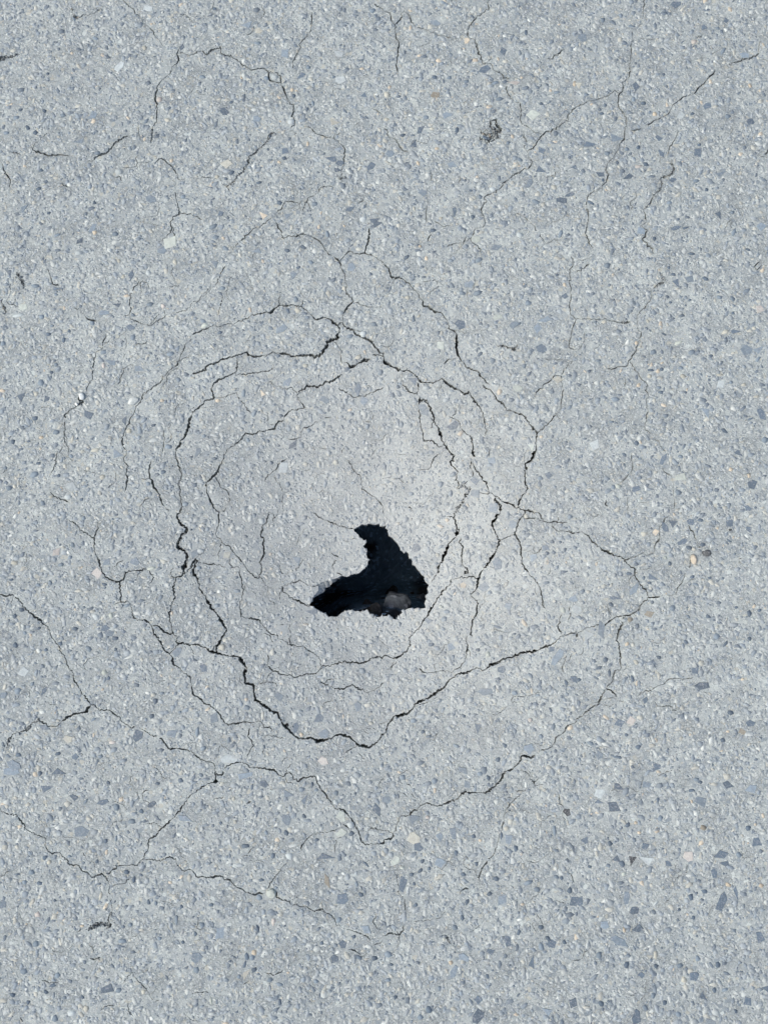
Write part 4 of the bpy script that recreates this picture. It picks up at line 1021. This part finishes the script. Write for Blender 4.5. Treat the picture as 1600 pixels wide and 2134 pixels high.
# ---------------------------------------------------------------- embedded stones
def stone_mesh(seed, name='stone', thick=0.0022, proud=0.00035):
    r = np.random.default_rng(seed)
    n = int(r.choice([3, 4, 4, 5, 5, 6]))
    a = np.sort((np.arange(n) + r.uniform(-0.30, 0.30, n)) / n * 2 * math.pi + r.uniform(0, 6.28))
    rad = r.uniform(0.86, 1.0, n) * (0.62 if n < 6 else 0.55)
    x, y = rad * np.cos(a), rad * np.sin(a)
    # each long side gets one knocked-off point, so the outline is broken rather than drawn
    X, Y = [], []
    for i in range(n):
        j = (i + 1) % n
        X.append(x[i]); Y.append(y[i])
        t, o_ = r.uniform(0.25, 0.75), r.uniform(0.90, 1.06)
        X.append((x[i] + (x[j] - x[i]) * t) * o_); Y.append((y[i] + (y[j] - y[i]) * t) * o_)
    x, y = np.array(X), np.array(Y)
    n = len(x)
    x = x / (x.max() - x.min()); y = y / (y.max() - y.min())
    x = x - (x.max() + x.min()) / 2; y = y - (y.max() + y.min()) / 2
    v = []
    for s, z in ((1.03, -thick), (1.0, proud * 0.3), (0.93, proud)):
        for i in range(n):
            v.append((x[i] * s, y[i] * s, z + (r.normal(0, proud * 0.2) if z > 0 else 0)))
    v.append((0, 0, proud * 1.1))
    f = []
    for k in range(2):
        for i in range(n):
            j = (i + 1) % n
            f.append((k * n + i, k * n + j, (k + 1) * n + j, (k + 1) * n + i))
    for i in range(n):
        f.append((2 * n + i, 2 * n + (i + 1) % n, 3 * n))
    me = bpy.data.meshes.new(name)
    me.from_pydata([tuple(map(float, q)) for q in v], [], f)
    me.update()
    me.materials.append(MAT_STONE['m'])
    return me
TEMPL = [stone_mesh(100 + i) for i in range(36)]

stones = []
for sh, txt in STONES.items():
    ox, oy = SHEETS[sh]
    for t in txt.split():
        x, y, l, w, a, c = t.split(',')
        stones.append((ox + float(x) / 4, oy + float(y) / 4, float(l) / 4, float(w) / 4, float(a), c))
contrast = {'d': 1.3, 'm': 0.9, 'l': 0.7, 'b': 1.0, 'o': 1.5, 'w': 1.4, 'g': 1.0, 'p': 1.2, 'k': 1.6, 'n': 1.2}
stones.sort(key=lambda s: -s[2] * s[3] * contrast[s[5]])
px = np.array([s[0] for s in stones]); py = np.array([s[1] for s in stones])
sx, sy = px2world(px, py)
left_over = []
n_parts = 0
placed = []
for i, s in enumerate(stones):
    x, y = float(sx[i]), float(sy[i])
    L, W = s[2] * MPP * 1.04, s[3] * MPP * 1.04
    for _ in range(3):
        c0, ci, cd = kd.find((x, y, 0))
        lack = 0.5 * min(W, 0.85 * L) + kd_w[ci] * 0.9 - cd
        if lack > 0 and cd > 1e-5:
            x += (x - c0.x) / cd * lack; y += (y - c0.y) / cd * lack
    hit, nrm = drop(x, y)
    if hit is None:
        continue
    ang = -math.radians(s[4] + RNG.normal(0, 6)) if s[4] else -math.radians(RNG.uniform(-25, 25))
    placed.append((x, y, L / 2, W / 2, ang))
    if n_parts >= 300:
        left_over.append((x, y, L, W, ang, s[5]))
        continue
    n_parts += 1
    o = bpy.data.objects.new('stone', TEMPL[int(RNG.integers(len(TEMPL)))])
    COL.objects.link(o)
    o.parent = road
    o.material_slots[0].link = 'OBJECT'
    o.material_slots[0].material = MAT_STONE[s[5]]
    q = Vector((0, 0, 1)).rotation_difference(nrm) @ Quaternion((0, 0, 1), ang + (math.pi if RNG.random() < 0.5 else 0))
    o.rotation_mode = 'QUATERNION'
    o.rotation_quaternion = q
    o.location = hit
    o.scale = (L, W, 1.0 if RNG.random() < 0.5 else 1.5)

# ---------------------------------------------------------------- small aggregate: real chips, joined
class Chips:
    def __init__(self):
        self.v, self.f, self.c, self.n = [], [], [], 0
    def add(self, x, y, z, gxy, rad, asp, ang, top, low, col, sides):
        """arrays of equal length; one block per call"""
        N = len(x)
        k = np.arange(sides)
        a = (k[None, :] + RNG.uniform(-0.32, 0.32, (N, sides))) / sides * 2 * math.pi
        r = RNG.uniform(0.70, 1.18, (N, sides))
        lx_ = r * np.cos(a) * rad[:, None] * np.sqrt(asp)[:, None]
        ly_ = r * np.sin(a) * rad[:, None] / np.sqrt(asp)[:, None]
        ca, sa = np.cos(ang)[:, None], np.sin(ang)[:, None]
        X, Y = lx_ * ca - ly_ * sa, lx_ * sa + ly_ * ca
        tx, ty = gxy[:, :1], gxy[:, 1:]
        tilt = RNG.normal(0, 0.022, (N, 2))
        B = np.stack([x[:, None] + X, y[:, None] + Y, z[:, None] + tx * X + ty * Y - low[:, None]], -1)
        s = RNG.uniform(0.86, 0.96, (N, 1))
        U = np.stack([x[:, None] + X * s, y[:, None] + Y * s,
                      z[:, None] + tx * X + ty * Y + top[:, None] + tilt[:, :1] * X + tilt[:, 1:] * Y], -1)
        V = np.concatenate([B, U], 1)                      # N, 2*sides, 3
        base = self.n + np.arange(N)[:, None] * (2 * sides)
        kk = np.roll(k, -1)
        q = np.stack([base + k, base + kk, base + kk + sides, base + k + sides], -1).reshape(-1, 4)
        cap = base + sides + k
        self.v.append(V.reshape(-1, 3)); self.f.append(q); self.f.append(cap)
        self.c.append(np.repeat(col, 2 * sides, axis=0))
        self.n += N * 2 * sides
    def build(self, name, parent):
        V = np.vstack(self.v); C = np.vstack(self.c)
        loops = np.concatenate([f.ravel() for f in self.f])
        tot = np.concatenate([np.full(len(f), f.shape[1]) for f in self.f])
        start = np.concatenate([[0], np.cumsum(tot)[:-1]])
        me = bpy.data.meshes.new(name)
        me.vertices.add(len(V)); me.loops.add(len(loops)); me.polygons.add(len(tot))
        me.vertices.foreach_set('co', V.astype(np.float32).ravel())
        me.loops.foreach_set('vertex_index', loops.astype(np.int32))
        me.polygons.foreach_set('loop_start', start.astype(np.int32))
        me.update(calc_edges=True)
        at = me.color_attributes.new('tint', 'FLOAT_COLOR', 'POINT')
        at.data.foreach_set('color', np.column_stack([C, np.ones(len(C))]).astype(np.float32).ravel())
        me.materials.append(MAT_CHIP)
        o = bpy.data.objects.new(name, me)
        COL.objects.link(o)
        o.parent = parent
        o['kind'] = 'stuff'
        return o

PAL = [((0.092, 0.114, 0.145), 0.05), ((0.165, 0.19, 0.222), 0.17), ((0.235, 0.252, 0.272), 0.24), ((0.300, 0.307, 0.310), 0.28),
       ((0.338, 0.342, 0.337), 0.16), ((0.345, 0.328, 0.294), 0.065), ((0.43, 0.355, 0.28), 0.006), ((0.42, 0.42, 0.408), 0.022)]
pc = np.array([tint(c) for c, _ in PAL]); pw = np.array([w for _, w in PAL]); pw = pw / pw.sum()

agg = Chips()
N = 105000
x = RNG.uniform(-0.80, 0.80, N); y = RNG.uniform(-0.97, 1.08, N)
rad = 0.0012 + 0.0013 * RNG.gamma(1.7, 0.75, N)
rad = np.clip(rad, 0.0012, 0.0056)
for (a, b, l, w) in ((172, 827, 17, 12), (161, 843, 8, 6), (278, 836, 28, 17), (1443, 1166, 13, 22), (1470, 1152, 20, 16), (565, 1862, 23, 19)):
    q = px2world(np.array([float(a)]), np.array([float(b)]))
    placed.append((float(q[0][0]), float(q[1][0]), max(l, w) * MPP * 0.5, max(l, w) * MPP * 0.5, 0.0))
sk = KDTree(len(placed))
for i, q in enumerate(placed):
    sk.insert((q[0], q[1], 0), i)
sk.balance()
def on_stone(x_, y_, r_):
    for _, i, d in sk.find_range((x_, y_, 0), 0.018):
        q = placed[i]
        c, s_ = math.cos(q[4]), math.sin(q[4])
        u, v = (x_ - q[0]) * c + (y_ - q[1]) * s_, -(x_ - q[0]) * s_ + (y_ - q[1]) * c
        if (u / (q[2] + r_ * 0.45)) ** 2 + (v / (q[3] + r_ * 0.45)) ** 2 < 1:
            return True
    return False
keep, zz, gr = [], [], []
for i in range(N):
    g = crack_gap(x[i], y[i])
    need = rad[i] * 1.12
    if g < need:
        if g < 0.0012:
            continue
        rad[i] = g / 1.15
    if on_stone(float(x[i]), float(y[i]), float(rad[i])):
        continue
    hit, nr = drop(float(x[i]), float(y[i]))
    if hit is None or nr.z < 0.5:
        continue
    keep.append(i); zz.append(hit.z); gr.append((-nr.x / nr.z, -nr.y / nr.z))
keep = np.array(keep); zz = np.array(zz); gr = np.array(gr)
x, y, rad = x[keep], y[keep], rad[keep]
pick = RNG.choice(len(pc), len(x), p=pw)
col = pc[pick] * RNG.uniform(0.86, 1.14, (len(x), 1))
col = col + (np.array([0.297, 0.312, 0.312]) - col) * np.where(rad > 0.0032, 0.15, 0.12)[:, None]
sides = RNG.integers(4, 7, len(x))
for sd in (4, 5, 6):
    m = sides == sd
    k = int(m.sum())
    agg.add(x[m], y[m], zz[m], gr[m], rad[m], RNG.uniform(1.0, 2.3, k), RNG.uniform(0, 6.3, k),
            0.00006 + 0.00022 * RNG.random(k) * np.clip(rad[m] / 0.003, 0.5, 1.2), np.full(k, 0.0012), col[m], sd)
# surveyed stones past the 300 largest
if left_over:
    X = np.array([s[0] for s in left_over]); Y = np.array([s[1] for s in left_over])
    Z, G = [], []
    for a, b in zip(X, Y):
        h, nr = drop(float(a), float(b)); Z.append(h.z); G.append((-nr.x / nr.z, -nr.y / nr.z))
    Lw = np.array([(s[2], s[3]) for s in left_over])
    C = np.array([STONE_COL[s[5]] for s in left_over]) * RNG.uniform(0.85, 1.15, (len(X), 1))
    agg.add(X, Y, np.array(Z), np.array(G), 0.5 * np.sqrt(Lw[:, 0] * Lw[:, 1]), Lw[:, 0] / Lw[:, 1],
            np.array([s[4] for s in left_over]), np.full(len(X), 0.0004), np.full(len(X), 0.002), C, 6)
agg_o = agg.build('aggregate', road)
agg_o['label'] = 'small worn stone chips set in the asphalt'

# crumbs lying down in the wide, ravelled cracks and the shallow patch
cr = Chips()
cx_, cy_, cz_, cr_ = [], [], [], []
for (a, b, hw, rav) in wide_spots:
    for _ in range(int(RNG.integers(3, 7)) if rav else int(RNG.integers(0, 4))):
        ax_, ay_ = a + RNG.normal(0, 0.0012) + RNG.uniform(-1, 1) * hw * 0.8, b + RNG.normal(0, 0.0012) + RNG.uniform(-1, 1) * hw * 0.8
        if math.hypot(ax_ - cx0, ay_ - cy0) < 0.06:
            continue
        cx_.append(ax_); cy_.append(ay_)
        cz_.append(-RNG.uniform(0.0012, 0.0055) if rav else -RNG.uniform(0.003, 0.012))
        cr_.append(float(np.clip(RNG.gamma(1.5, 0.0007), 0.0005, 0.0026)))
for _ in range(26):
    ax_, ay_ = patch_c[0] + RNG.normal(0, 0.011), patch_c[1] + RNG.normal(0, 0.010)
    cx_.append(ax_); cy_.append(ay_); cz_.append(-RNG.uniform(0.004, 0.010)); cr_.append(RNG.uniform(0.001, 0.0030))
cx_, cy_, cz_, cr_ = map(np.array, (cx_, cy_, cz_, cr_))
gz = ground(cx_, cy_) + cz_
e = 1e-3
G = np.column_stack([(ground(cx_ + e, cy_) - ground(cx_ - e, cy_)) / (2 * e), (ground(cx_, cy_ + e) - ground(cx_, cy_ - e)) / (2 * e)])
G = G + RNG.normal(0, 0.35, G.shape)
pick = RNG.choice(len(pc), len(cx_), p=pw)
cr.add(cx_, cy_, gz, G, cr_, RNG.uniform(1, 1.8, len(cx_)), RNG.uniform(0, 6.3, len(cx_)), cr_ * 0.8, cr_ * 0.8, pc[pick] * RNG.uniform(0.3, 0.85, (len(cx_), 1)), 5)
# grit lying loose along the lips of the wider cracks
gx_, gy_, gz_, gr_, gg_ = [], [], [], [], []
for (a, b, hw) in lips:
    for _ in range(int(RNG.integers(0, 4))):
        th = RNG.uniform(0, 6.28); d = hw + abs(RNG.normal(0, 0.004)) + 0.0005
        ax_, ay_ = a + d * math.cos(th), b + d * math.sin(th)
        h, nr = drop(ax_, ay_)
        if h is None or nr.z < 0.5 or crack_gap(ax_, ay_) < 0.0005:
            continue
        gx_.append(ax_); gy_.append(ay_); gz_.append(h.z); gr_.append(float(np.clip(RNG.gamma(1.6, 0.0004), 0.0004, 0.0016)))
        gg_.append((-nr.x / nr.z + RNG.normal(0, 0.3), -nr.y / nr.z + RNG.normal(0, 0.3)))
gx_, gy_, gz_, gr_, gg_ = map(np.array, (gx_, gy_, gz_, gr_, gg_))
pk = RNG.choice(len(pc), len(gx_), p=pw)
cr.add(gx_, gy_, gz_, gg_, gr_, RNG.uniform(1, 1.7, len(gx_)), RNG.uniform(0, 6.3, len(gx_)), gr_ * 1.1, gr_ * 0.3, pc[pk] * RNG.uniform(0.8, 1.1, (len(gx_), 1)), 5)
cr_o = cr.build('crumbs', road)
cr_o['label'] = 'crumbs and grit lying in and along the wide cracks'

# ---------------------------------------------------------------- loose stones and rocks
def rock(name, loc, size, mat, seed, rotz=0.0, sub=3, chisel=7, rough=0.10):
    """an angular lump: a sphere cut by random planes, then roughened"""
    import bmesh
    r = np.random.default_rng(seed)
    bm = bmesh.new()
    bmesh.ops.create_icosphere(bm, subdivisions=sub, radius=1.0)
    planes = []
    for _ in range(chisel):
        d = r.normal(0, 1, 3); d = d / np.linalg.norm(d)
        planes.append((Vector(d), r.uniform(0.55, 0.85)))
    o3 = Vector(r.uniform(-9, 9, 3))
    for v in bm.verts:
        for d, k in planes:
            q = v.co.dot(d)
            if q > k:
                v.co -= d * (q - k) * 0.92
        v.co *= 1 + rough * mnoise.fractal(v.co * 2.6 + o3, 0.8, 2.0, 4)
        v.co = Vector((v.co.x * size[0], v.co.y * size[1], v.co.z * size[2]))
    me = bpy.data.meshes.new(name)
    bm.to_mesh(me); bm.free()
    me.materials.append(mat)
    ob = bpy.data.objects.new(name, me)
    COL.objects.link(ob)
    ob.location = loc
    ob.rotation_euler = (0, 0, rotz)
    return ob

def tag(o, label, cat, group=None):
    o['label'] = label
    o['category'] = cat
    if group:
        o['group'] = group
    return o

# rocks down in the hole
def in_hole(px_, py_, size, seed, label, rotz, mat=None, group='rocks lying in the hole'):
    z = -0.17
    for _ in range(12):
        x_, y_ = [float(q) for q in at_depth(px_, py_, z)]
        h = cav_bvh.ray_cast(Vector((x_, y_, -0.075)), Vector((0, 0, -1)))[0]
        z = 0.5 * z + 0.5 * ((h.z if h else -0.2) + size[2] * 0.6)
    o = rock('rock', (x_, y_, z), size, mat or MAT_ROCK, seed, rotz)
    return tag(o, label, 'rock', group)
in_hole(824, 1258, (0.031, 0.028, 0.021), 5, 'largest grey-brown rock lying near the bottom right of the hole', 0.4)
in_hole(815, 1236, (0.016, 0.012, 0.010), 8, 'dark angular rock just above the largest rock in the hole', 1.2, MAT_CLOD)
in_hole(878, 1246, (0.011, 0.008, 0.007), 9, 'small bluish rock at the right wall of the hole', 0.2)
in_hole(858, 1237, (0.006, 0.005, 0.004), 12, 'tiny dark stone left of the small bluish rock in the hole', 0.8, MAT_CLOD)
in_hole(783, 1270, (0.014, 0.010, 0.008), 14, 'dark stone left of the largest rock against the lower rim of the hole', 2.0, MAT_CLOD)
in_hole(765, 1258, (0.010, 0.008, 0.007), 17, 'dark brown clod at the lower wall of the hole', 0.5, MAT_CLOD)

# chunks still hanging on the broken edge
sgn_x, sgn_y = expand(rx, ry, 1.0)
nx_, ny_ = sgn_x - rx, sgn_y - ry
wgt = np.where(ledge > 0.12, 0.0, 0.03 + 0.07 * (ry < np.percentile(ry, 22)))
for k in range(12):
    i = int(RNG.choice(n_rim, p=wgt / wgt.sum()))
    on = ledge[i] > 0.25
    inn = RNG.uniform(0.001, 0.009) if on else RNG.uniform(-0.003, 0.0015)
    dp = RNG.uniform(0.006, 0.015) if on else RNG.uniform(0.0035, 0.014)
    r_ = RNG.uniform(0.0035, 0.0068) if on else RNG.uniform(0.0018, 0.0036)
    o = rock('broken_chunk', (float(rx[i] - nx_[i] * inn), float(ry[i] - ny_[i] * inn), float(zr[i] - dp)), (r_, r_ * 0.8, r_ * 0.7), MAT_ROAD, 200 + k, k, 1, 9, 0.30)
    o.parent = road

# loose pebbles on the road
def pebble(px_, py_, l, w, hgt, ang, code, seed, label, sink=0.25, rough=0.06, chisel=5):
    x_, y_ = [float(q[0]) for q in px2world(np.array([px_]), np.array([py_]))]
    z = float(ground(x_, y_))
    o = rock('pebble', (x_, y_, z + hgt * MPP * (0.5 - sink)), (l * MPP / 2, w * MPP / 2, hgt * MPP / 2),
             MAT_STONE[code], seed, -math.radians(ang), 2, chisel, rough)
    for p in o.data.polygons:
        p.use_smooth = chisel < 5
    return tag(o, label, 'pebble', 'loose pebbles on the asphalt')
pebble(172, 827, 17, 12, 11, 70, 'W', 31, 'smooth white pebble wedged in a crack at the left', 0.2, 0.03, 2)
pebble(161, 843, 8, 6, 6, 30, 'W', 32, 'tiny white stone just below the smooth white pebble', 0.2)
pebble(278, 836, 28, 17, 10, -18, 'w', 33, 'pale triangular stone chip beside a crack at the left', 0.3)
pebble(1443, 1166, 13, 22, 13, -8, 'o', 34, 'round orange pebble sitting in a crack at the right', 0.2, 0.03, 2)
pebble(1470, 1152, 20, 16, 11, 15, 'k', 35, 'black angular stone beside the orange pebble', 0.25)
pebble(565, 1862, 23, 19, 9, -20, 'g', 36, 'cream stone lodged in the crack below the rings', 0.3)
pebble(1300, 1292, 8, 14, 9, 70, 'l', 37, 'small grey pebble caught where cracks meet at the right', 0.35)
pebble(1444, 1144, 9, 8, 6, 0, 'b', 39, 'tiny beige stone just above the orange pebble', 0.3)

# broken bits of asphalt lying in the ravelled junction right of the hollow
bits = [(968, 1010, 9, 7), (976, 1016, 7, 6), (964, 1020, 8, 6), (972, 1026, 6, 6), (962, 1040, 9, 7), (984, 968, 10, 8), (985, 980, 8, 6)]
names = ['topmost crumb of the cluster in the wide junction right of the hollow', 'right-hand crumb of the cluster in the wide junction right of the hollow',
         'left-hand crumb of the cluster in the wide junction right of the hollow', 'lowest crumb of the cluster in the wide junction right of the hollow',
         'loose crumb in the wide crack below the crumbled junction', 'larger crumb in the narrow loop above the crumbled junction',
         'lower crumb in the narrow loop above the crumbled junction']
for k, (a, b, l, w) in enumerate(bits):
    x_, y_ = [float(q[0]) for q in px2world(np.array([float(a)]), np.array([float(b)]))]
    o = rock('asphalt_crumb', (x_, y_, float(ground(x_, y_)) - 0.003), (l * MPP / 2, w * MPP / 2, 0.003), MAT_ROAD, 60 + k, k, 2, 6, 0.12)
    tag(o, names[k], 'asphalt crumb', 'crumbs in the broken junction')
